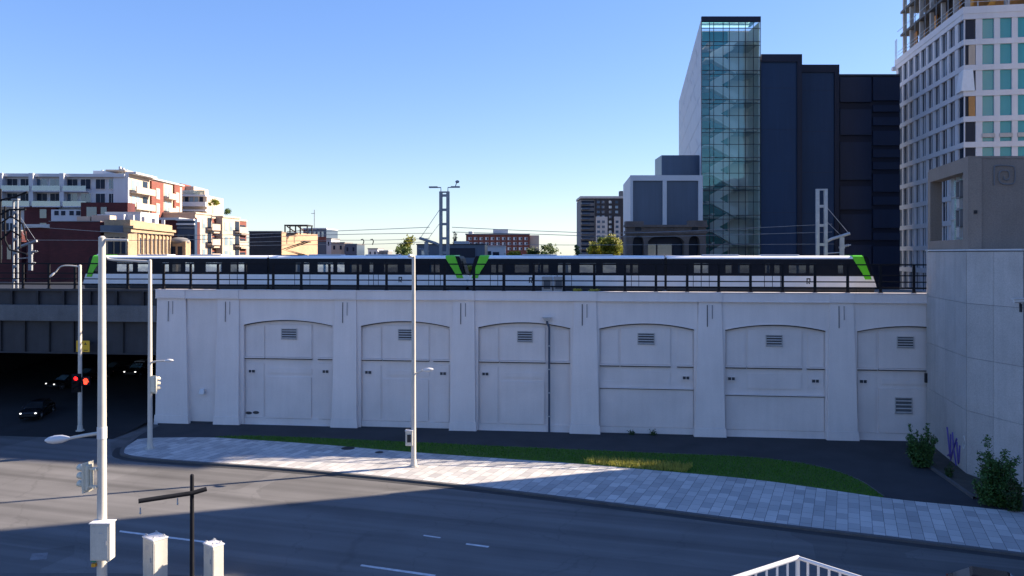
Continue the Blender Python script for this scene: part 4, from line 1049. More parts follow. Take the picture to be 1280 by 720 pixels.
# ------------------------------------------------------------------ old brown stone building with arches
Ys = 102.0
t = thing('stone_building', 'old brown stone building with three dark arches and round medallions behind the train', 'building', (X_(783,Ys),Ys,0), 0)
X0 = X_(783,Ys); xx = lambda u: X_(u,Ys)-X0
wS = xx(882.5); zt = Z_(281,Ys)
mb = MB(); mb.prism([(.35,1.3),(wS-.05,1.3),(wS-.05,9),(1.3,9)],0,zt-.2); mb.build('inner_wall', M['navy_panel_deep'], t)
arcs = [(791,805),(810,855.5),(861,875)]
mb = MB(); zc = Z_(292,Ys); zs_ = {0:Z_(303,Ys),1:Z_(302,Ys),2:Z_(303,Ys)}
prev = 0
for i, (a, b) in enumerate(arcs):
    xa_, xb_ = xx(a), xx(b); mb.box(prev, xa_, 0, 1.25, 0, zc)
    top = Z_(294.5,Ys); n = 12
    for k in range(n):
        u0, u1 = k/n, (k+1)/n
        h = lambda q: zs_[i]+(top-zs_[i])*math.sqrt(max(0,1-(2*q-1)**2))
        mb.prism_y([(xa_+(xb_-xa_)*u0,h(u0)),(xa_+(xb_-xa_)*u1,h(u1)),(xa_+(xb_-xa_)*u1,zc),(xa_+(xb_-xa_)*u0,zc)], 0, 1.25)
    prev = xb_
mb.box(prev, wS, 0, 1.25, 0, zc)
mb.build('wall', M['brown_stone'], t)
mb = MB(); mb.box(-.15,wS+.15,-.25,1.25,zc+.002,zc+.35); mb.box(0,wS,-.02,1.25,zc+.351,zt-.3); mb.box(-.2,wS+.2,-.3,1.3,zt-.3,zt)
mb.box(-.1,2.2,-.1,1.25,zt+.001,zt+.45); mb.box(wS-2.2,wS+.1,-.1,1.25,zt+.001,zt+.55); mb.build('cornice', M['brown_stone'], t)
for u in (797.5,868.5):
    mb = MB(); mb.tube((xx(u),-.12,Z_(286.5,Ys)),(xx(u),.1,Z_(286.5,Ys)),.42,.42,18); mb.build('medallion', M['steel_dark'], t)
mb = MB()
for k in range(7): mb.box(xx(822)+k*.42, xx(822)+k*.42+.28, -.09,-.022, Z_(287.5,Ys), Z_(284.8,Ys)+(.1 if k%2 else 0))
mb.build('carving', M['brown_stone'], t)
for a, b in ((811,822),(824,842),(845,855),(792,804),(862,874)):
    mb = MB(); mb.box(xx(a),xx(b),1.2,1.27,Z_(330,Ys),Z_(305,Ys)); mb.build('window', M['glass_mid'] if a in (811,824) else M['glass_dark'], t)
mb = MB(); mb.prism([(0,1.252),(.3,1.252),(1.56,12),(1.26,12)], 0, zt-1.2); mb.build('side_wall', M['brown_stone'], t)
# ------------------------------------------------------------------ condominium at the far left
class Bld:
    """building frame: local x to the right along the front, y away; measured columns map at the front distance"""
    def __init__(s, name, label, u_corner, Y, rz=0., cat='building', group=None):
        s.X = (u_corner-640)/1000*Y; s.Y = Y; s.t = thing(name, label, cat, (s.X,Y,0), rz, group)
    def x(s, u): return (u-640)/1000*s.Y - s.X
    def z(s, v): return H-(v-317)/1000*s.Y
    def box(s, name, m, *b, **k):
        mb = MB()
        for q in b: mb.box(*q)
        return mb.build(name, m, s.t, **k)
def flank_y(u, X, Y0):   # where a wall running straight back from (X,Y0) meets column u
    return X/((u-640)/1000) - Y0

rz = math.atan2(1.4,28)
b = Bld('condominium', 'pale and red brick condominium with balconies, its sunlit flank facing right, at the far left', 160, 150, rz)
xl = b.x(-60)
b.box('wall', M['pale_clad'], (xl,-.5,.6,26,0,b.z(218)))
b.box('flank_wall', M['cream_clad'], (-.5,0,.4,28,0,b.z(217)))
b.box('corner_wall', M['pale_clad'], (b.x(142),.02,0,.45,b.z(254),b.z(217)))
fins = [-30,8,45,82]
for u in fins: b.box('fin', M['pale_clad'], (b.x(u)-.4,b.x(u)+.4,-.9,.6,b.z(258),b.z(217.5)))
b.box('parapet', M['pale_clad'], (xl,-.55,-.3,.6,b.z(221.5),b.z(217.6)))
for row, (va, vb) in enumerate(((224,236),(242,255))):
    for u in (-24,-8,12,28,48,64,85,101,119.5,135.5):
        w = 12 if u < 115 else (11 if u < 130 else 6)
        f = b.box('window', M['white_paint'], (b.x(u)-.1,b.x(u+w)+.1,.45,.62,b.z(vb)-.1,b.z(va)+.1))
        m_ = random.choice([M['glass_dark'],M['glass_mid'],M['glass_dark']])
        mb = MB(); xm = (b.x(u)+b.x(u+w))/2
        mb.box(b.x(u),xm-.04,.40,.45,b.z(vb),b.z(va)); mb.box(xm+.04,b.x(u+w),.40,.45,b.z(vb),b.z(va)); mb.build('pane', m_, f)
    for u0, u1 in ((-28,7),(10,44),(47,81),(84,112)):
        f = b.box('balcony', M['pale_clad'], (b.x(u0),b.x(u1),-1.1,.4,b.z(vb+4.5),b.z(vb+3.2)))
        mb = MB(); mb.box(b.x(u0),b.x(u1),-1.1,-1.05,b.z(vb+3.2),b.z(vb-3)); mb.build('glass_rail', M['glass_balcony'], f)
b.box('brick_wing', M['brick_maroon'], (b.x(112),b.x(168),-3,.3,0,b.z(254.5)), (b.x(36),b.x(74),-.6,.5,0,b.z(258.5)))
for u0, u1 in ((119,131),(136,143)):
    b.box('window', M['glass_mid'], (b.x(u0),b.x(u1),-3.06,-2.99,b.z(272),b.z(260)))
for va, vb in ((262,273),(279,291),(297,310),(316,328)):
    for u in (5,15,55,78,96): b.box('window', M['glass_dark'] if u!=55 else M['glass_mid'], (b.x(u),b.x(u+8),.3 if u>36 else .5,.595 if not 36<u<74 else .595,b.z(vb),b.z(va))) if not 36<u<74 else b.box('window', M['glass_mid'], (b.x(u),b.x(u+8),-.66,-.59,b.z(vb),b.z(va)))
b.box('lower_wall', M['pale_clad'], (b.x(74),b.x(111.5),-2.2,.5,0,b.z(263)))
for u in (78,86,96,104): b.box('window', M['glass_dark'], (b.x(u),b.x(u+5),-2.26,-2.19,b.z(270),b.z(264.5)))
# flank: alternating cream bays with balconies and red brick
fy = [0.35,7.5,9.0,15.5,17.5,22.0,24.0,28]
zt = b.z(217)
for y0, y1 in ((10.2,16.4),(22.5,25.8)):
    b.box('brick_bay', M['brick_red'], (.0,.35,y0,y1,0,zt-.4 if y0<20 else zt-.1))
    for k in range(5):
        z = zt-2.9-k*3.05; f = b.box('window', M['cream_clad'], (.33,.44,(y0+y1)/2-.95,(y0+y1)/2+.95,z-1.0,z+1.2)); mb = MB(); mb.box(.42,.46,(y0+y1)/2-.8,(y0+y1)/2+.8,z-.85,z+1.05); mb.build('pane', M['glass_pale'], f)
for k in range(6):
    z = zt-3.3-k*3.05
    for y0, y1 in ((.4,10.0),(16.6,22.3)):
        f = b.box('balcony', M['cream_clad'], (0,1.3,y0+.4,y1-.2,z-.25,z+.05))
        mb = MB(); mb.box(1.22,1.3,y0+.4,y1-.2,z+.05,z+1.0); mb.build('parapet', M['cream_clad'], f)
        for q in (y0+1.2,y0+3.2):
            b.box('window', M['glass_pale'], (.0,.05,q,q+1.5,z+.06,z+2.3))
        if y1-y0 > 6: b.box('recess', M['glass_dark'], (.0,.04,y0+6.3,y0+8.6,z+.06,z+2.5))
b.box('roof_trim', M['roof_white'], (-.6,1.4,.2,10.2,zt+.0,zt+.35), (-.6,.5,10.2,28.1,zt-.05,zt+.25))
b.box('penthouse', M['pale_clad'], (b.x(99),b.x(137),6,14,zt-.2,b.z(209.5)), (b.x(89),b.x(99),8,14,zt-.2,b.z(213)))
b.box('chimney', M['galv'], (b.x(140),b.x(142),3,3.6,zt,b.z(206)),(b.x(144),b.x(146),3,3.6,zt,b.z(207.5)),(b.x(149),b.x(150.5),3,3.5,zt,b.z(210)), (b.x(108),b.x(109.5),6.5,7,b.z(209.5),b.z(208)))
b.box('roof_canopy', M['cream_clad'], (b.x(128),b.x(152),1.5,6,b.z(213),b.z(211)))

b = Bld('terrace_block', 'white terraced flats with long balconies and a roof garden behind the condominium', 226, 184, 0.04)
zt = b.z(244)
b.box('wall', M['cream_clad'], (-8,b.x(258),0,12,0,zt))
b.box('upper_wall', M['cream_clad'], (-8,b.x(238),2,12,zt,b.z(232)))
b.box('brick_bay', M['brick_red'], (b.x(217),b.x(227.5),-.4,6,0,b.z(229.5)))
for k in range(5):
    z = zt-3.4*k
    b.box('balcony', M['white_clad'], (b.x(228),b.x(258.5),-1.2,.0,z-2.6,z-1.6), (b.x(228),b.x(258.5),-1.2,0,z-.3,z+.05))
    for u in (231,237,243,249): b.box('window', M['glass_dark'] if u in (231,249) else M['glass_pale'], (b.x(u),b.x(u+4.5),-.06,.0,z-1.5,z-.4))
b.box('glass_rail', M['glass_balcony'], (b.x(228),b.x(256),-.4,-.34,zt+.06,zt+1.1))

rzf = math.atan2(22,3.3)
b = Bld('cream_flats', 'sunlit cream and brick flats with stepped bays beyond the dark corniced building', 245, 165, rzf)
df = Vector((math.cos(rzf), math.sin(rzf)))
def along(u): k = (u-640)/1000; return (k*b.Y-b.X)/(df.x-k*df.y)
for i, (u0, u1, zt, m_, pr) in enumerate(((244,265,24.3,'cream_clad',0),(265.3,275,23.7,'brick_red',1.0),(275.3,297,24.0,'cream_clad',-.5),(297.3,311,23.6,'brick_red',.6))):
    x0, x1 = along(u0), along(u1)
    b.box('wall_bay', M[m_], (x0,x1,pr,9,0,zt)); b.box('roof_trim', M['cream_clad'], (x0-.1,x1+.1,pr-.2,9,zt+.001,zt+.35))
    for k in range(4):
        z = zt-2.9-3.15*k
        if i == 0 or i == 2:
            for q in ((.12,.30),(.42,.58)): b.box('window', M['glass_pale'], (x0+(x1-x0)*q[0],x0+(x1-x0)*q[1],pr-.06,pr+.001,z,z+1.9))
            f = b.box('balcony', M['cream_clad'], (x0+(x1-x0)*.68,x1+1.2,pr-1.3,pr-.002,z-.35,z+.05)); mb = MB(); mb.box(x0+(x1-x0)*.68,x1+1.2,pr-1.3,pr-1.22,z+.05,z+1.0); mb.build('rail', M['cream_clad'], f)
            b.box('recess', M['glass_dark'], (x0+(x1-x0)*.72,x1-.3,pr-.05,pr+.001,z+.06,z+2.3))
        else:
            b.box('window', M['glass_dark'], (x0+.4,x1-.6,pr-.06,pr+.001,z,z+2.0))
            b.box('balcony_slab', M['cream_clad'], (x0+.1,x1-.1,pr-1.0,pr-.08,z-.3,z+.02))
b.box('end_wall', M['brick_red'], (-.3,-.02,-.2,9,0,23.5))

# dark brick rows in front
b = Bld('maroon_building', 'windowless dark maroon brick building behind the left end of the train', 62, 118)
b.box('wall', M['brick_maroon'], (0,b.x(125.5),0,16,0,b.z(277)))
b.box('side_wing', M['brick_maroon'], (b.x(28),0,1,16,0,b.z(284.5)))
b.box('roof_edge', M['roof_white'], (b.x(27),b.x(61.8),.6,6,b.z(284.4),b.z(280)))
b.box('coping', M['roof_grey'], (-.1,b.x(125.7),-.1,.5,b.z(277)+.001,b.z(276.2)))
b.box('roof_unit', M['cream_clad'], (b.x(73),b.x(90),5,7,b.z(277),b.z(268.5)), (b.x(92),b.x(116),5,7,b.z(277),b.z(267)))
b = Bld('brick_terrace', 'dark red brick row with windows at the left edge below the condominium', -30, 124)
b.box('wall', M['brick_maroon'], (0,b.x(27),0,14,0,b.z(289)))
for u in (-22,-12,-2,9): b.box('window', M['glass_mid'], (b.x(u),b.x(u+5),-.05,.001,b.z(324),b.z(306)))
b.box('roof_edge', M['roof_grey'], (-.1,b.x(27),-.12,.4,b.z(289)+.001,b.z(287.5)))
# corniced sandstone block: shaded end wall, sunlit row of tall windows receding to the right
b = Bld('sandstone_block', 'old sandstone block with tall windows and a heavy cornice behind the light poles', 131, 114, .0)
X0, Y0 = b.X, b.Y
def recede(u0, u1, Ya, Yb): return Vector((X_(u0,Ya),Ya,0)), Vector((X_(u1,Yb),Yb,0))
P, Q = recede(160,213,118,142); b.t.location = (P.x,P.y,0)
def rq(name, m, a, c, z0, z1, o0, o1, par=None):
    d = Q-P; L = d.length; d = d/L; n = Vector((d.y,-d.x,0))
    p, q = d*a, d*c; v = [p+n*o1, q+n*o1, q+n*o0, p+n*o0]
    mb = MB(); mb.hexa([tuple(w[:2])+(z0,) for w in v],[tuple(w[:2])+(z1,) for w in v]); return mb.build(name, m, par or b.t)
LQ = (Q-P).length
zt = H+(317-290)*.118
rq('wall', M['sandstone'], 0, LQ, 0, zt, -3.3, 0)
rq('cornice', M['sandstone'], -.3, LQ+.3, zt, zt+.55, -3.4, .5); rq('cornice', M['sandstone'], -.4, LQ+.4, zt+.551, zt+.95, -3.5, .85)
rq('parapet', M['sandstone'], 0, LQ, zt+.951, zt+1.8, -3.3, .3)
for k in range(4): rq('finial', M['roof_white'], LQ*(.08+.24*k), LQ*(.08+.24*k)+.5, zt+1.801, zt+2.6, -.3, .2)
for k in range(10):
    a = LQ*(.03+.097*k)
    rq('window', M['glass_dark'], a, a+LQ*.045, zt-3.2, zt-.75, -.2, .03); rq('pilaster', M['sandstone'], a+LQ*.055, a+LQ*.085, 0, zt-.001, 0, .22)
ew = Vector((X_(130,117)-P.x, 117-P.y, 0))
mb = MB(); mb.prism([(ew.x,ew.y),(-.05,-.02),(-.05,3),(ew.x,4)], 0, zt-.05); mb.build('end_wall', M['sandstone'], b.t)
mb = MB(); mb.prism([(ew.x-.3,ew.y-.5),(-.5,-.5),(-.5,3),(ew.x-.3,4)], zt-.049, zt+.95); mb.build('cornice', M['panel_blue'], b.t)
for k in range(3): mb = MB(); x = ew.x+(.18+.28*k)*(-ew.x); mb.box(x,x+.6,-.55 if False else ew.y*(1-.18-.28*k)-.1,ew.y*(1-.18-.28*k)+.3,zt-3.2,zt-.8); mb.build('window', M['glass_dark'], b.t)
mb = MB(); pz = Vector((X_(224,143)-P.x,143-P.y)); mb.ell((pz.x,pz.y,zt-1.0),1.9,1.4,.75,16,8); mb.build('dome_roof', M['roof_grey'], b.t); mb = MB(); mb.box(pz.x-1.6,pz.x+1.6,pz.y-1.1,pz.y+1.1,0,zt-1.02); mb.build('corner_bay', M['sandstone'], b.t)
for q in (-1.0,.2): mb = MB(); mb.box(pz.x+q,pz.x+q+.8,pz.y-1.16,pz.y-1.09,zt-4.2,zt-1.9); mb.build('window', M['glass_dark'], b.t)
b = Bld('white_penthouse', 'plain white plastered building rising between the maroon building and the condominium', 122, 135)
b.box('wall', M['white_clad'], (b.x(121),b.x(155),0,8,0,b.z(268)),(b.x(128),b.x(172),1,8,0,b.z(266)))
b.box('roof_trim', M['roof_white'], (b.x(128)-.1,b.x(172)+.1,.9,8,b.z(266)+.001,b.z(264.5)))
b.box('window', M['glass_pale'], (b.x(160),b.x(167),.94,1.001,b.z(279),b.z(271)))
b = Bld('corniced_building', 'dark brick building with a white roof line and grey cornice beside the cream flats', 170, 150)
b.box('wall', M['brick_maroon'], (0,b.x(224),0,10,0,b.z(275))); b.box('roof_edge', M['roof_white'], (-.2,b.x(224.5),-.3,10,b.z(275)+.001,b.z(272)))
b.box('chimney', M['roof_grey'], (b.x(183),b.x(196),-1,-.2,0,b.z(281.5)))
b.box('front_wall', M['navy_block'], (b.x(224.6),b.x(246),-1,.2,0,b.z(274)))
for k, v in enumerate((274,279.5,284)): b.box('cornice', M['pale_clad'] if k<2 else M['panel_blue'], (b.x(224.2),b.x(246.5),-1.7+.25*k,-1.001,b.z(v+2),b.z(v)))
for u in (227,233,240): b.box('window', M['glass_dark'], (b.x(u),b.x(u+4),-1.06,-1.001,b.z(312),b.z(293)))

# ------------------------------------------------------------------ middle distance
b = Bld('charcoal_building', 'charcoal building with a bare tan brick end wall and a steel stair on its roof', 352, 130)
b.box('front_wall', M['brick_char'], (b.x(311.5),-.02,0,3,0,b.z(290)))
mb = MB(); q = X_(397,146)-b.X
mb.prism([(0,.05),(q,16),(q-12,16),(-5,3.1),(-5,.05)], 0, b.z(290)); o_ = mb.build('end_wall', M['brick_tan'], b.t)
b.box('coping', M['roof_grey'], (b.x(311),0.05,-.12,.6,b.z(290)+.001,b.z(288.7)))
for k in range(9): b.box('vent_slot', M['navy_panel_deep'], (b.x(314+4*k),b.x(315.5+4*k),-.05,.001,b.z(297),b.z(293)))
for x in (b.x(349.5),b.x(363),b.x(378)):
    for y in (3,6): b.box('stair_leg', M['steel_dark'], (x-.09,x+.09,y,y+.2,b.z(292),b.z(281)))
b.box('stair_roof', M['steel_dark'], (b.x(349),b.x(379),2.8,6.4,b.z(281.5),b.z(280)))
mb = MB(); mb.path([(b.x(352),3.1,b.z(282)),(b.x(366),3.1,b.z(292))], .10, 5); mb.path([(b.x(366),3.1,b.z(282)),(b.x(378),3.1,b.z(291))], .10, 5); mb.path([(b.x(352),3.1,b.z(289)),(b.x(378),3.1,b.z(287))],.06,5); mb.build('stair_rail', M['brick_red'], b.t)
b = Bld('blue_block', 'small blue grey block with slit windows and a red sign behind the tan brick wall', 379, 185)
b.box('wall', M['panel_blue'], (0,b.x(408),0,12,0,b.z(286.5))); b.box('roof_edge', M['pale_clad'], (-.1,b.x(408.3),-.2,12,b.z(286.5)+.001,b.z(285)))
for u in (382,387,392,397,402): b.box('window', M['glass_pale'], (b.x(u),b.x(u+2.6),-.05,.001,b.z(301),b.z(289)))
b.box('red_panel', M['brick_red'], (b.x(398),b.x(408),-.12,-.051,b.z(302),b.z(296)))
b.box('mast', M['mast_grey'], (b.x(387.2),b.x(387.9),4,4.1,b.z(286),b.z(261)), (b.x(383.5),b.x(388),4,4.1,b.z(266),b.z(265.4)))
for nm, lab, u0, u1, vt, Y, m_ in (('pale_shed','pale grey tall shed right of the blue block',408,414,299,180,'pale_clad'),('cream_shed','sunlit cream walled shed beyond the train',414,430.5,304,175,'cream_clad'),
        ('slate_block','small dark slate block beyond the train, right of the cream shed',430.8,446,306,172,'panel_blue'),('far_warehouse','low grey warehouse roof box on the skyline between the wire hangers',460,472,311.5,190,'pale_clad'),('rooftop_unit','small grey roof box on the skyline left of the young tree',474,483,314,188,'roof_grey')):
    b = Bld(nm, lab, u0, Y); b.box('wall', M[m_], (0,b.x(u1),0,9,0,b.z(vt))); b.box('roof_edge', M['roof_grey'] if m_!='roof_grey' else M['pale_clad'], (-.1,b.x(u1)+.1,-.15,9.1,b.z(vt)+.001,b.z(vt)+.25))
    n = 2 if u1-u0 > 10 else 1
    for k in range(n): w_ = b.x(u1)/n; b.box('window', M['glass_dark'], (w_*k+w_*.3,w_*k+w_*.6,-.05,.001,b.z(vt+8),b.z(vt+3)))
b = Bld('low_grey_building', 'low grey blue industrial building behind the coupled noses of the train', 521, 120)
b.box('wall', M['panel_blue'], (0,b.x(606),0,14,0,b.z(306)))
b.box('roof_edge', M['girder'], (-.1,b.x(606.3),-.2,14,b.z(306)+.001,b.z(304.8)))
b.box('dark_opening', M['navy_panel_deep'], (b.x(562),b.x(594),-.06,.001,b.z(322),b.z(310))); b.box('window', M['glass_pale'], (b.x(527),b.x(534),-.06,.001,b.z(320),b.z(312)))
b.box('roof_unit', M['pale_clad'], (b.x(566),b.x(584),3,6,b.z(304.8),b.z(301)))
b = Bld('red_apartments', 'long dark red apartment block with rows of white windows on the skyline', 582.5, 230)
b.box('wall', M['brick_red'], (0,b.x(662),0,14,0,b.z(293.5))); b.box('roof_edge', M['roof_grey'], (-.2,b.x(662.3),-.3,14,b.z(293.5)+.001,b.z(292)))
b.box('end_bay', M['cream_clad'], (b.x(662.3),b.x(674),1,14,0,b.z(294)))
b.box('plant_room', M['pale_clad'], (b.x(616),b.x(635),3,9,b.z(292),b.z(286)),(b.x(585),b.x(590),3,9,b.z(292),b.z(289)))
for r in range(3):
    for k in range(11):
        u = 585.5+7*k; v = 296.5+6.3*r; f = b.box('window', M['white_paint'], (b.x(u),b.x(u+4.2),-.08,.001,b.z(v+3.6),b.z(v))); mb = MB(); mb.box(b.x(u+2.2),b.x(u+3.9),-.12,-.081,b.z(v+3.3),b.z(v+.3)); mb.build('pane', M['glass_dark'], f)
b = Bld('white_warehouse', 'low white warehouse with a band of dark windows before the red apartments', 606, 150)
b.box('wall', M['white_clad'], (0,b.x(632),0,10,0,b.z(308))); b.box('window', M['glass_dark'], (b.x(607),b.x(614),-.06,.001,b.z(319),b.z(314)),(b.x(616),b.x(624),-.06,.001,b.z(320),b.z(315)))
b.box('roof_edge', M['roof_white'], (-.1,b.x(632.2),-.2,10,b.z(308)+.001,b.z(307)))
b = Bld('apartment_tower', 'distant grey brick apartment tower with balconies between the trees and the pale framed building', 726, 250)
zt = b.z(248)
b.box('wall', M['brick_char'], (b.x(744),b.x(780),0,16,0,zt)); b.box('balcony_bay', M['roof_grey'], (0,b.x(744),.8,16,0,zt-.3))
b.box('stair_core', M['concrete'], (b.x(744.5),b.x(759),-1,.0,0,b.z(271)),(b.x(767.5),b.x(775),-1,0,0,b.z(271)))
b.box('roof_edge', M['concrete'], (-.2,b.x(780),-.25,16,zt+.001,zt+.7)); b.box('chimney', M['concrete_dark'], (b.x(776),b.x(780),2,5,zt,b.z(238))); b.box('plant_room', M['concrete_dark'], (b.x(738),b.x(746),4,8,zt,b.z(246)))
for k in range(11):
    v = 251+6.2*k
    b.box('balcony', M['panel_blue'], (b.x(726.5),b.x(737),-.9,.8,b.z(v+4.6),b.z(v+2.6))); b.box('recess', M['glass_dark'], (b.x(727),b.x(743),.74,.801,b.z(v+2.4),b.z(v)))
    for u in (746,752,761,769):
        cov = (744.5<u<759 or 767.5<u<775) and v > 270
        b.box('window', (M['glass_pale'] if random.random()<.45 else M['glass_mid']) if not cov else M['glass_mid'], (b.x(u),b.x(u+3.6),-1.06 if cov else -.06,-1.001 if cov else .001,b.z(v+3.2),b.z(v)))
# ------------------------------------------------------------------ trees and shrubs
def foliage(n, clumps, size, mseed):
    rnd = random.Random(mseed); mb = MB()
    tot = sum(c[3]**2 for c in clumps)
    for (cx_, cy_, cz_, r) in clumps:
        for _ in range(int(n*r*r/tot)):
            p = Vector((rnd.gauss(0,.52),rnd.gauss(0,.52),rnd.gauss(0,.50)))
            c = Vector((cx_,cy_,cz_))+p*r
            a = Vector((rnd.gauss(0,1),rnd.gauss(0,1),rnd.gauss(0,1))).normalized(); b_ = a.orthogonal().normalized()
            s = size*rnd.uniform(.6,1.4)
            mb.add([c-a*s, c+b_*s*.5, c+a*s, c-b_*s*.5], [(0,1,2,3)])
    return mb
def tree(name, label, loc, h, spread, leafm, nleaf, lsize, seed, base=.35, cat='tree', group=None, dens=16):
    rnd = random.Random(seed); t = thing(name, label, cat, loc, 0, group)
    mb = MB(); mb.path([(0,0,0),(rnd.uniform(-.1,.1)*spread,0,h*.4),(rnd.uniform(-.1,.1)*spread,0,h*.8)], h*.022, 8, h*.006)
    cl = []
    for i in range(dens):
        a = rnd.uniform(0,6.283); f = rnd.uniform(base,.95); rr = spread*rnd.uniform(.25,.8)*math.sin(math.pi*min(1,(1.08-f)/(1.08-base))**.8+.0001)
        p = (math.cos(a)*rr, math.sin(a)*rr, h*f)
        mb.path([(0,0,h*(f-.18)),(p[0]*.6,p[1]*.6,h*(f-.06)),p], h*.008, 5, h*.002)
        cl.append((p[0],p[1],p[2],spread*rnd.uniform(.18,.36)))
    cl.append((0,0,h*.92,spread*.25))
    mb.build('trunk', M['bark'], t); foliage(nleaf, cl, lsize, seed+1).build('crown', leafm, t); return t
def tr(label, u, v_top, Y, spread_px, m, n, ls, seed, **k):
    h = H-(v_top-317)/1000*Y
    return tree('tree', label, (X_(u,Y),Y,0), h, spread_px/1000*Y, m, n, ls, seed, group='trees beyond the viaduct', **dict(k, base=.74))
tr('bright yellow green tree, the larger one beside the pale framed building', 765, 290, 190, 19, M['leaf_yellow'], 6500, .34, 11, base=.5, dens=14)
tr('smaller yellow green tree leaning left below the bright one', 743, 303, 192, 15, M['leaf_yellow'], 3000, .32, 12, base=.5)
tr('dark green tree top just left of the bright yellow green tree', 751, 292, 200, 10, M['leaf_green'], 1600, .3, 13, base=.55)
tr('sparse young tree before the left foot of the apartment tower', 722, 300, 150, 9, M['leaf_green'], 420, .26, 14, base=.5)
tr('sparse small tree beside the red apartments, right end', 683, 303, 200, 15, M['leaf_green'], 1500, .34, 15, base=.55)
tr('low bush top before the red apartments', 664, 307, 200, 12, M['leaf_dark'], 900, .32, 16, base=.55)
tr('low yellowish bush top in front of the white warehouse', 642, 311, 145, 11, M['leaf_yellow'], 900, .25, 17, base=.55)
tr('airy young tree rising above the train roof left of the grey mast', 508, 294, 190, 14, M['leaf_yellow'], 1500, .32, 18, base=.5)
tr('round dark green tree by the low grey building', 504, 307, 185, 13, M['leaf_green'], 1200, .25, 22, base=.55)
tr('small green tree in front of the low grey building', 546, 309, 112, 6, M['leaf_green'], 700, .2, 19, base=.55)
tr('yellow green tree seen through the gap between the train noses', 584, 326, 108, 9, M['leaf_yellow'], 1800, .2, 20, base=.5)
tr('thin tree twig right of the grey mast', 568, 283, 160, 4, M['bark'], 120, .15, 21, base=.6)
# roof garden greenery
t = tree('roof_tree', 'small green tree growing on the roof terrace of the white terraced flats', (X_(266,176),176,H-(266-317)*.176-.1), 2.9, 1.5, M['leaf_yellow'], 700, .16, 30, base=.3, dens=6)
t = tree('roof_shrub', 'low green shrubs along the roof of the cream flats', (X_(284,172),172,H-(268-317)*.172-.1), 1.0, 1.6, M['leaf_green'], 500, .13, 31, base=.3, dens=6)
# shrubs at the foot of the concrete building
def shrub(label, u, v_base, v_top, wpx, n, seed, m='leaf_shrub', Y=None):
    p = G(u,v_base,KZ) ; Y = p.y if Y is None else Y; h = (v_base-v_top)/1000*Y; w_ = wpx/1000*Y
    rnd = random.Random(seed); t = thing('shrub', label, 'shrub', (X_(u,Y),Y,KZ+.06), 0, 'shrubs at the foot of the concrete wall')
    mb = MB(); cl = []
    for i in range(26):
        a = rnd.uniform(0,6.283); rr = w_*.5*rnd.random()**.55; top = h*rnd.uniform(.45,1.0)*(1.05-.45*(rr/(w_*.5))**2)
        b0 = Vector((math.cos(a)*rr*.35, math.sin(a)*rr*.3, 0)); b1 = Vector((math.cos(a)*rr+rnd.gauss(0,.08), math.sin(a)*rr*.7, top))
        mb.path([b0, b0.lerp(b1,.5)+Vector((0,0,top*.06)), b1], .025, 5, .006)
        for f in (.15,.3,.45,.6,.74,.87,.97): c = b0.lerp(b1,f); cl.append((c.x,c.y,c.z, w_*rnd.uniform(.07,.15)*(1.15-.6*f)))
    mb.build('stem', M['bark'], t); foliage(int(n*2.0), cl, .085, seed).build('leaves', M[m], t)
    return t
shrub('leafy green shrub in the corner between the viaduct and the concrete building', 1151, 584, 524, 36, 3800, 41)
shrub('largest leafy shrub at the right edge against the concrete wall', 1243, 632, 546, 56, 6500, 42)
shrub('small dark weed between the two shrubs under the purple scrawl', 1186, 597, 578, 12, 350, 43, 'leaf_dark')
shrub('low dark ground shrub at the far right corner of the bed', 1268, 640, 590, 22, 1200, 44, 'leaf_dark')
for i, (u, lab) in enumerate(((721,'small tuft of dry weeds on the parapet near the fifth pilaster, left one'),(742,'small tuft of dry weeds on the parapet near the fifth pilaster, right one'))):
    s = VS(u); o = MB()
    rnd = random.Random(i)
    for k in range(40):
        a = rnd.uniform(0,6.28); o.add([(rnd.uniform(-.4,.4)-.02,rnd.uniform(-.1,.1),0),(rnd.uniform(-.4,.4)+.02,0,0),(rnd.gauss(0,.35),rnd.gauss(0,.12),rnd.uniform(.1,.32))],[(0,1,2)])
    q = o.build('weed_tuft', M['dry']); q.location = VF(s,.05,ZT+.07); q.rotation_euler = (0,0,-TH); tag(q, lab, 'weeds', 'weeds on the parapet')
for i, (u, v, lab) in enumerate(((790,549.5,'dark weed at the foot of the viaduct left of the fifth bay centre'),(816,551,'dark weed at the foot of the viaduct right of the fifth bay centre'))):
    q = foliage(160, [(0,0,.15,.28)], .07, 60+i).build('weed', M['leaf_dark']); q.location = VF(VS(u),-.25,KZ); tag(q, lab, 'weeds', 'weeds along the viaduct foot')

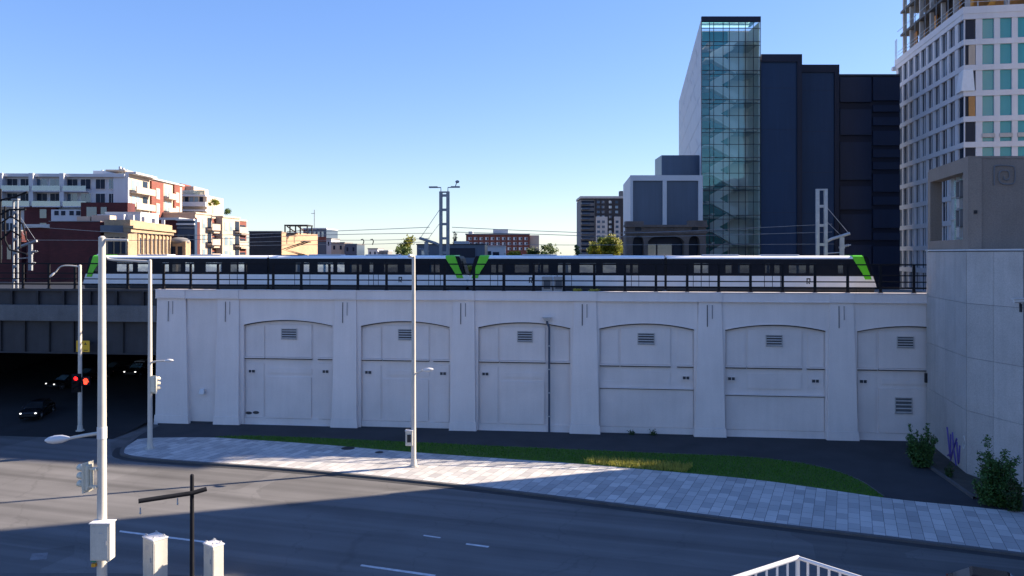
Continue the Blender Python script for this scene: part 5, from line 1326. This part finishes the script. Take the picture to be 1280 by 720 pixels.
# ------------------------------------------------------------------ lamp posts
def lamp_head(mb, p, dr, s=1.):
    d = Vector(dr).normalized(); p = Vector(p); a = Vector((-d.y,d.x,0))
    rings = []
    prof = [(0,.05,.05),(.12,.12,.10),(.35,.23,.17),(.62,.26,.18),(.85,.20,.13),(1.0,.05,.04)]
    for q, w_, h_ in prof:
        c = p+d*q*s; rings.append([c+a*(w_*s*math.cos(k*math.pi/6))+Vector((0,0,h_*s*math.sin(k*math.pi/6))) for k in range(12)])
    vs = [v for r in rings for v in r]; n = 12
    mb.add(vs, [(j*n+k,j*n+(k+1)%n,(j+1)*n+(k+1)%n,(j+1)*n+k) for j in range(len(rings)-1) for k in range(n)], True)
    mb.add(rings[-1], [tuple(range(n))]); mb.add(rings[0], [tuple(range(n))[::-1]])
def post(label, u, Y, z0, vtop, r0, r1):
    p = Vector((X_(u,Y),Y,z0)); h = H-(vtop-317)/1000*Y-z0
    t = thing('lamp_post', label, 'lamp post', p, 0, 'tall pale lamp posts along the street')
    mb = MB(); mb.path([(0,0,0),(0,0,h*.5),(0,0,h)], r0, 16, r1); mb.build('pole', M['pole_paint'], t)
    mb = MB(); mb.tube((0,0,0),(0,0,.06),r0*1.9,r0*1.9,16); mb.tube((0,0,.06),(0,0,.5),r0*1.3,r0*1.12,16)
    for k in range(4):
        a = k*math.pi/2+.78; mb.tube((math.cos(a)*r0*1.6,math.sin(a)*r0*1.6,.06),(math.cos(a)*r0*1.6,math.sin(a)*r0*1.6,.14),.03,.03,6)
    mb.build('base', M['pole_paint'], t)
    mb = MB(); mb.tube((0,0,h),(0,0,h+.08),r1*1.1,r1*.5,12); mb.build('cap', M['pole_paint'], t)
    return t, h
def arm(t, pts, hd, s=1., r=.07, r1=None):
    mb = MB(); mb.path(smooth_pts(pts,5), r, 10, r1 or r*.8); a = mb.build('lamp_arm', M['pole_paint'], t)
    if hd:
        mb = MB(); lamp_head(mb, pts[-1], hd, s); mb.build('lamp_head', M['white_paint'], a)
    return a
# nearest post, with traffic light, low lamp and control box
Yp = 38.0; t1, h = post('nearest tall lamp post, carrying a low lamp, cream traffic light and control box', 127.5, Yp, KZ, 297, .235, .155)
px = lambda u, v, Y=Yp, u0=127.5, z0=KZ: ((u-u0)/1000*Y, 0, H-(v-317)/1000*Y-z0)
a0 = px(124,541.5); a1 = px(91,546.5)
arm(t1, [(-.15,0,a0[2]),((a0[0]+a1[0])/2-.1,-.1,(a0[2]+a1[2])/2+.0),(a1[0],-.2,a1[2])], (-1,-.15,-.06), 1.12, .085)
mb = MB(); z = a0[2]; mb.tube((0,0,z-.25),(0,0,z+.3),.225,.225,14); mb.build('collar', M['white_paint'], t1)
arm(t1, [(0,0,px(128,299.5)[2]),(px(145,300)[0],.0,px(145,300)[2]),(px(160,300)[0],.0,px(160,300.3)[2])], None, 1.0, .075)
# box strapped to the pole
c = px(133.5,672.5); mb = MB(); mb.box(c[0]-.48,c[0]+.46,-.62,-.1,c[2]-.86,c[2]+.86)
bx = mb.build('control_box', M['cabinet'], t1, bevel=.035); bx.rotation_euler = (0,0,.0)
mb = MB(); mb.box(c[0]-.40,c[0]+.38,-.645,-.621,c[2]-.78,c[2]+.74); mb.build('box_door', M['cabinet'], bx, bevel=.012)
mb = MB(); mb.box(c[0]-.52,c[0]+.5,-.67,-.06,c[2]+.861,c[2]+.92); mb.build('box_lid', M['white_paint'], bx, bevel=.02)
mb = MB(); mb.box(c[0]+.26,c[0]+.31,-.68,-.646,c[2]-.1,c[2]+.1); mb.box(c[0]-.05,c[0]+.12,-.652,-.646,c[2]+.42,c[2]+.48); mb.build('latch', M['galv'], bx)
mb = MB(); mb.tube((c[0]+.2,-.3,c[2]-.98),(c[0]+.2,-.3,c[2]-.86),.08,.08,10); mb.build('cable_gland', M['galv'], bx)
mb = MB(); g = px(121,696); mb.box(g[0]-.14,g[0]+.1,-.3,-.1,g[2]-.15,g[2]+.2); mb.build('push_button', M['green_lens'], t1, bevel=.02)
mb = MB(); g = px(120.5,703); mb.box(g[0]-.1,g[0]+.1,-.3,-.12,g[2]-.12,g[2]+.05); mb.build('button_plate', M['amber'], t1, bevel=.02)
# traffic light, hung on two brackets, its lamps turned to the left
def signal(label, loc, rotz, zc, n_l, w_, lit, bodym, s=1.0, group=None, name='traffic_light'):
    t = thing(name, label, 'traffic light', loc, rotz, group); lh = .34*s; hh = lh*n_l
    mb = MB(); mb.box(-.19*s, .19*s, -.12*s, .16*s, zc-hh/2-.03, zc+hh/2+.03); mb.build('housing', bodym, t, bevel=.03)
    mb = MB(); mb.box(-.29*s,.29*s,.02*s,.05*s,zc-hh/2-.14,zc+hh/2+.14); mb.build('backboard', bodym, t)
    for k in range(n_l):
        z = zc+hh/2-lh*(k+.5)
        mb = MB(); mb.tube((0,-.125*s,z),(0,-.14*s,z),.13*s,.13*s,16); l = mb.build('lens', lit.get(k, M['rubber']), t)
        mb = MB(); m_ = 12; vs = []
        for i in range(m_+1):
            a = -.35+(math.pi+.7)*i/m_
            for (yy, rr) in ((-.12,.165),(-.42,.155)): vs.append((math.cos(a)*rr*s, (yy if yy>-.2 else yy+.16*max(0,-math.sin(a)))*s, z+math.sin(a)*rr*s))
        mb.add(vs, [(2*i,2*i+1,2*i+3,2*i+2) for i in range(m_)], True); v_ = mb.build('visor', bodym, l)
        sm = v_.modifiers.new('thick','SOLIDIFY'); sm.thickness = .015*s
    return t
zc = H-(596-317)/1000*Yp
base = Vector((X_(109,Yp),Yp,zc))
s1 = signal('cream three lamp traffic light facing left on the nearest lamp post', base, R(-108), 0, 3, 0, {}, M['cream_paint'], 1.12)
mb = MB(); mb.box(-.1,.1,.18,.60,.38,.46); mb.box(-.1,.1,.18,.60,-.46,-.38); mb.box(-.06,.06,.22,.3,-.46,.46); mb.build('bracket', M['cream_paint'], s1)
# far posts
t2, h = post('lamp post in the middle of the sunlit paving with a low control box', 517, 60.0, KZ, 320, .19, .13)
q = lambda u, v: px(u,v,60.0,517,KZ)
arm(t2, [(0,0,q(519,467)[2]),(.3,-.05,q(524,466)[2]),(q(528.5,462.5)[0],-.1,q(528.5,462.5)[2])], (1,-.12,.10), .82, .07)
c = q(512.5,547); mb = MB(); mb.box(c[0]-.30,c[0]+.22,-.34,.1,c[2]-.55,c[2]+.55); bx = mb.build('control_box', M['cabinet'], t2, bevel=.03)
mb = MB(); mb.box(c[0]-.17,c[0]+.12,-.365,-.341,c[2]-.28,c[2]+.3); mb.build('box_window', M['steel_dark'], bx)
mb = MB(); mb.box(c[0]-.33,c[0]+.25,-.38,.12,c[2]+.551,c[2]+.6); mb.build('box_lid', M['white_paint'], bx)
arm(t2, [(0,0,h-.05),(0,-.9,h+.06),(0,-1.6,h+.02)], (.05,-1,0), .8, .06)
t3, h = post('lamp post at the left tip of the paving, standing before the underpass edge', 187.5, 65.5, KZ, 325.5, .20, .14)
q = lambda u, v: px(u,v,65.5,187.5,KZ)
arm(t3, [(0,0,h-.1),(q(165,326)[0],-.1,q(165,326)[2]),(q(140,324)[0],-.2,q(140,324.5)[2]),(q(135,321)[0],-.3,q(135,321)[2])], (-1,-.1,.25), .75, .11)
arm(t3, [(0,0,q(191,453)[2]),(.6,-.05,q(200,451.5)[2]),(q(206,450.8)[0],-.1,q(206,450.8)[2])], (1,-.1,.05), .78, .08)
s3 = signal('cream traffic light seen from behind on the lamp post at the paving tip', (X_(192.6,65.4),65.4,H-(480.5-317)*.0654), R(150), 0, 3, 0, {}, M['cream_paint'], 1.15)
mb = MB(); mb.box(.15,.35,-.05,.05,-.45,-.38); mb.box(.15,.35,-.05,.05,.38,.45); mb.build('bracket', M['cream_paint'], s3)
t4, h = post('farthest left lamp post at the mouth of the underpass, under the yellow sign', 100, 71.5, .25, 332, .19, .13)
q = lambda u, v: px(u,v,71.5,100,.25)
arm(t4, [(0,0,h-.1),(q(88,331)[0],-.1,q(88,332)[2]),(q(78,332)[0],-.2,q(78,333)[2]),(q(72,340)[0],-.3,q(72,340)[2])], (-.7,-.1,-.6), .7, .07)
s4 = signal('dark traffic light with its red lamp lit, before the underpass', (X_(95.5,71.2),71.2,H-(479-317)*.0712), R(18), 0, 3, 0, {0:M['red_on']}, M['black_metal'], 1.35)
for o_ in kids(s4):
    pass
p4 = thing('pedestrian_signal', 'dark pedestrian signal with a lit red hand, right of the far left lamp post', 'pedestrian signal', (X_(107.3,71.2),71.2,H-(476.5-317)*.0712), R(15))
mb = MB(); mb.box(-.33,.33,-.1,.2,-.38,.38); mb.build('housing', M['black_metal'], p4, bevel=.03)
mb = MB(); mb.hexa([(-.12,-.13,-.26),(.12,-.13,-.26),(.12,-.101,-.26),(-.12,-.101,-.26)],[(-.17,-.13,.02),(.17,-.13,.02),(.17,-.101,.02),(-.17,-.101,.02)])
for k in range(4): x = -.15+.1*k; mb.box(x-.035,x+.035,-.13,-.101,.03,.2+(.07 if k in (1,2) else 0))
mb.hexa([(.18,-.13,-.12),(.25,-.13,-.05),(.25,-.101,-.05),(.18,-.101,-.12)],[(.18,-.13,-.02),(.25,-.13,.06),(.25,-.101,.06),(.18,-.101,-.02)]); mb.build('hand_symbol', M['hand_on'], p4)
mb = MB(); mb.box(-.5,-.33,.0,.1,-.05,.05); mb.build('bracket', M['black_metal'], p4)

# ------------------------------------------------------------------ black post, roadside cabinets
Yb = 36.0; t = thing('black_post', 'slender black post with a long tilted crossbar near the cabinets', 'post', (X_(240,Yb),Yb,KZ))
hz = H-(595-317)/1000*Yb-KZ
mb = MB(); mb.path([(0,0,0),(0,0,hz*.5),(0,0,hz)], .105, 12, .085); mb.ell((0,0,hz),.09,.09,.1,10,6); mb.build('post', M['black_metal'], t)
mb = MB(); a, b_ = px(173,626.5,Yb,240), px(257,613.5,Yb,240); mb.path([tuple(W(173,626.5,34.9)-Vector((X_(240,Yb),Yb,KZ))),tuple(W(240,616.4,35.83)-Vector((X_(240,Yb),Yb,KZ))),(b_[0],.12,b_[2]+.05)], .10, 10); mb.build('crossbar', M['black_metal'], t)
mb = MB()
for u, v, yy in ((187,625,-.9),(226,618.5,-.35)):
    c = px(u,v,Yb,240); mb.path([(c[0],yy,c[2]-.05),(c[0],yy,c[2]-.28)], .03, 6); mb.ell((c[0],yy,c[2]-.3),.045,.045,.06,8,6)
mb.build('hook', M['galv'], t)
mb = MB(); mb.tube((0,0,0),(0,0,.3),.16,.13,12); mb.build('base', M['black_metal'], t)
def roadbox(label, u, Y, wpx, v_top, rot):
    h_ = H-(v_top-317)/1000*Y-KZ; t = thing('roadside_cabinet', label, 'utility cabinet', (X_(u,Y),Y,KZ), rot, 'pale roadside utility cabinets')
    w_ = wpx/1000*Y*.5; d_ = w_*.72
    mb = MB(); mb.box(-w_,w_,-d_,d_,.1,h_-.08); mb.build('body', M['cabinet'], t, bevel=.03)
    mb = MB(); mb.box(-w_-.03,w_+.03,-d_-.03,d_+.03,h_-.079,h_); mb.build('lid', M['white_paint'], t, bevel=.025)
    mb = MB(); mb.box(-w_-.05,w_+.05,-d_-.05,d_+.05,0,.099); mb.build('plinth', M['concrete'], t)
    for sx in (-1,1):
        for sy in (-1,1):
            mb = MB(); mb.path([(sx*w_*.7-.06,sy*d_*.7,h_),(sx*w_*.7-.06,sy*d_*.7,h_+.1),(sx*w_*.7+.06,sy*d_*.7,h_+.1),(sx*w_*.7+.06,sy*d_*.7,h_)], .022, 6); mb.build('lifting_eye', M['galv'], t)
    mb = MB(); mb.box(-w_+.06,w_-.06,-d_-.02,-d_-.001,.2,h_-.2); dr = mb.build('door', M['cabinet'], t, bevel=.008)
    mb = MB(); mb.box(w_*.55,w_*.68,-d_-.06,-d_-.021,h_*.5,h_*.5+.22); mb.build('handle', M['galv'], dr)
    mb = MB()
    for k in range(5): mb.box(-w_*.4,w_*.3,-d_-.028,-d_-.021,h_*.75+k*.05,h_*.75+.02+k*.05)
    mb.build('louvre', M['galv'], dr)
    mb = MB()
    mb.box(-w_*.5,w_*.5,-d_-.028,-d_-.021,h_*.30,h_*.30+.012) ; mb.box(w_+.001,w_+.012,-d_*.8,d_*.8,.2,h_-.2); mb.build('side_panel', M['cabinet'], t)
    return t
roadbox('wider pale utility cabinet, left of the black post', 194, 39.0, 26, 670, R(-38))
roadbox('narrower pale utility cabinet, right of the black post', 267, 39.3, 21, 678.5, R(-38))

# ------------------------------------------------------------------ terrace railing at the bottom edge
cR = W(997,697,12.0); zt = cR.z; e1 = W(920,720,11.26); e2 = W(1075,720,11.26); e1.z = zt; e2.z = zt; e1 = cR+(e1-cR)*2.6; e2 = cR+(e2-cR)*2.6
t = thing('terrace_railing', 'pale metal balustrade corner with slim uprights at the bottom of the picture', 'railing', (cR.x,cR.y,zt-1.1))
rl = lambda p, dz=0.: (p.x-cR.x, p.y-cR.y, p.z-zt+1.1+dz)
mb = MB(); mb.path([rl(e1),rl(cR)], .036, 10); mb.path([rl(cR),rl(e2)], .028, 10); mb.ell(rl(cR),.036,.036,.036,10,8); mb.build('handrail', M['white_paint'], t)
mb = MB(); mb.path([rl(e1,-1.0),rl(cR,-1.0)],.025,8); mb.path([rl(cR,-1.0),rl(e2,-1.0)],.025,8); mb.build('bottom_rail', M['white_paint'], t)
for e in (e1,e2):
    n = 15
    for k in range(1,n):
        p = cR.lerp(e,k/n); mb = MB(); mb.box(rl(p)[0]-.014,rl(p)[0]+.014,rl(p)[1]-.014,rl(p)[1]+.014,.1,1.09); mb.build('baluster', M['white_paint'], t)
for p in (cR,e1,e2):
    mb = MB(); mb.box(rl(p)[0]-.025,rl(p)[0]+.025,rl(p)[1]-.025,rl(p)[1]+.025,0,1.1); mb.build('post', M['white_paint'], t)
mb = MB(); mb.prism([(e1.x,e1.y-.4),(cR.x,cR.y+.15),(e2.x+.1,e2.y-.1),(e2.x,4),(e1.x,4)], 0, zt-1.1); q = mb.build('terrace', M['concrete']); tag(q, 'concrete terrace below the balustrade at the bottom of the picture', 'terrace', kind='structure')

# ------------------------------------------------------------------ cars
def make_car(label, paint, head_lit):
    t = thing('car', label, 'car', (0,0,0), 0, 'dark cars')
    L, Wd = 4.5, .91      # front at -y
    st = [(-2.25,.36,.62,.70),(-2.12,.25,.74,.82),(-1.7,.20,.84,.88),(-1.0,.18,.93,.91),(-.2,.18,.95,.91),(1.0,.18,.96,.91),(1.75,.22,.98,.89),(2.1,.28,.93,.84),(2.25,.42,.8,.74)]
    def loft(st_, m, nm):
        mb = MB(); vs = []; n = 12
        for (y,z0,z1,w_) in st_:
            c = .12*min(1,(z1-z0)); vs += [(-w_+c,y,z0),(w_-c,y,z0),(w_,y,z0+c),(w_,y,z0+(z1-z0)*.6),(w_-.03,y,z1-c*.8),(w_-.16,y,z1),(w_*.4,y,z1+.02),(-w_*.4,y,z1+.02),(-w_+.16,y,z1),(-w_+.03,y,z1-c*.8),(-w_,y,z0+(z1-z0)*.6),(-w_,y,z0+c)]
        k = len(st_)
        mb.add(vs, [(j*n+i,(j+1)*n+i,(j+1)*n+(i+1)%n,j*n+(i+1)%n) for j in range(k-1) for i in range(n)][:], True); mb.add(vs[:n],[tuple(range(n))]); mb.add(vs[-n:],[tuple(range(n))[::-1]])
        return mb.build(nm, m, t)
    body = loft(st, paint, 'body')
    def cab(mb, y0,y1,y2,y3,za,zb,wa,wb): mb.hexa([(-wa,y0,za),(wa,y0,za),(wa,y3,za),(-wa,y3,za)],[(-wb,y1,zb),(wb,y1,zb),(wb,y2,zb),(-wb,y2,zb)])
    mb = MB(); cab(mb,-1.05,-.32,1.25,1.95,.92,1.40,.80,.64); mb.build('side_window', M['car_glass'], t)
    mb = MB(); cab(mb,-.34,-.22,1.18,1.30,1.395,1.47,.65,.56); mb.build('roof', paint, t)
    mb = MB(); mb.hexa([(-.74,-1.075,.95),(.74,-1.075,.95),(.74,-1.055,.95),(-.74,-1.055,.95)],[(-.60,-.37,1.39),(.60,-.37,1.39),(.60,-.33,1.39),(-.60,-.33,1.39)]); mb.build('windscreen', M['sky_tint_glass'], t)  # pale pane colour stands in for a glint of sky
    mb = MB(); mb.hexa([(-.72,1.93,.97),(.72,1.93,.97),(.72,1.96,.97),(-.72,1.96,.97)],[(-.58,1.26,1.39),(.58,1.26,1.39),(.58,1.30,1.39),(-.58,1.30,1.39)]); mb.build('rear_window', M['car_glass'], t)
    for sx in (-1,1):
        for y in (-1.42,1.38):
            mb = MB(); mb.tube((sx*.72,y,.33),(sx*.93,y,.33),.33,.33,20); w_ = mb.build('wheel', M['rubber'], t)
            mb = MB(); mb.tube((sx*.90,y,.33),(sx*.937,y,.33),.21,.19,14); mb.build('rim', M['chrome'], w_)
        mb = MB(); mb.ell((sx*.64,-2.17,.66),.11,.09,.06,12,8); mb.build('headlight', M['head_on'] if head_lit else M['lens'], t)
        mb = MB(); mb.ell((sx*.68,2.19,.80),.15,.07,.08,12,8); mb.build('tail_light', M['brick_red'], t)
        mb = MB(); mb.ell((sx*.99,-.72,1.0),.1,.07,.075,10,6); mb.box(min(sx*.82,sx*.95),max(sx*.82,sx*.95),-.74,-.70,.95,.99); mb.build('mirror', paint, t)
    mb = MB(); mb.box(-.5,.5,-2.275,-2.2,.40,.52); mb.build('grille', M['rubber'], t)
    return t
cars_px = [(47,505,77,R(10),'black car deepest left in the underpass shade with two small lamps lit',.64),
  (86,489,88,R(-25),'black car with a glinting windscreen left of the far lamp post',.64),
  (114,477,91,R(-30),'black car with a glinting windscreen just right of the lit pedestrian signal',.64),
  (147,471,94,R(-32),'dark car behind the nearest lamp post, windscreen catching the sky',.64),
  (175,460,93.5,R(-4),'dark car with a roof rack beside the underpass wall, lamps lit',.64)]
proto = make_car(cars_px[0][4], M['car_paint'], True)
def place(o, u, v, Y, rz_):
    X = X_(u,Y); dd = (Y-W0)*CT+X*ST - 0; z = ramp_z(max(-6.5,dd)); o.location = (X,Y,z); o.rotation_euler = (0,0,rz_)
place(proto, *cars_px[0][:4])
for c in cars_px[1:]:
    o = dup(proto, (0,0,0), 0, c[4]); place(o, *c[:4])
    if 'rack' in c[4]:
        mb = MB()
        for y in (-.1,.9): mb.box(-.62,.62,y-.03,y+.03,1.56,1.60); mb.box(-.56,-.52,y-.03,y+.03,1.46,1.56); mb.box(.52,.56,y-.03,y+.03,1.46,1.56)
        for x in (-.3,0,.3): mb.box(x-.1,x+.1,-.4,1.2,1.601,1.68)
        mb.build('roof_rack', M['galv'], o)
w_ = [c for c in kids(proto) if c.name.startswith('windscreen')][0]; w_.data = w_.data.copy(); w_.data.materials[0] = M['car_glass']
near_car = make_car('dark brown car passing at the lower right corner, only its roof in view', M['car_brown'], False)
near_car.location = (X_(1253,36.4),36.4,.004); near_car.rotation_euler = (0,0,R(62))
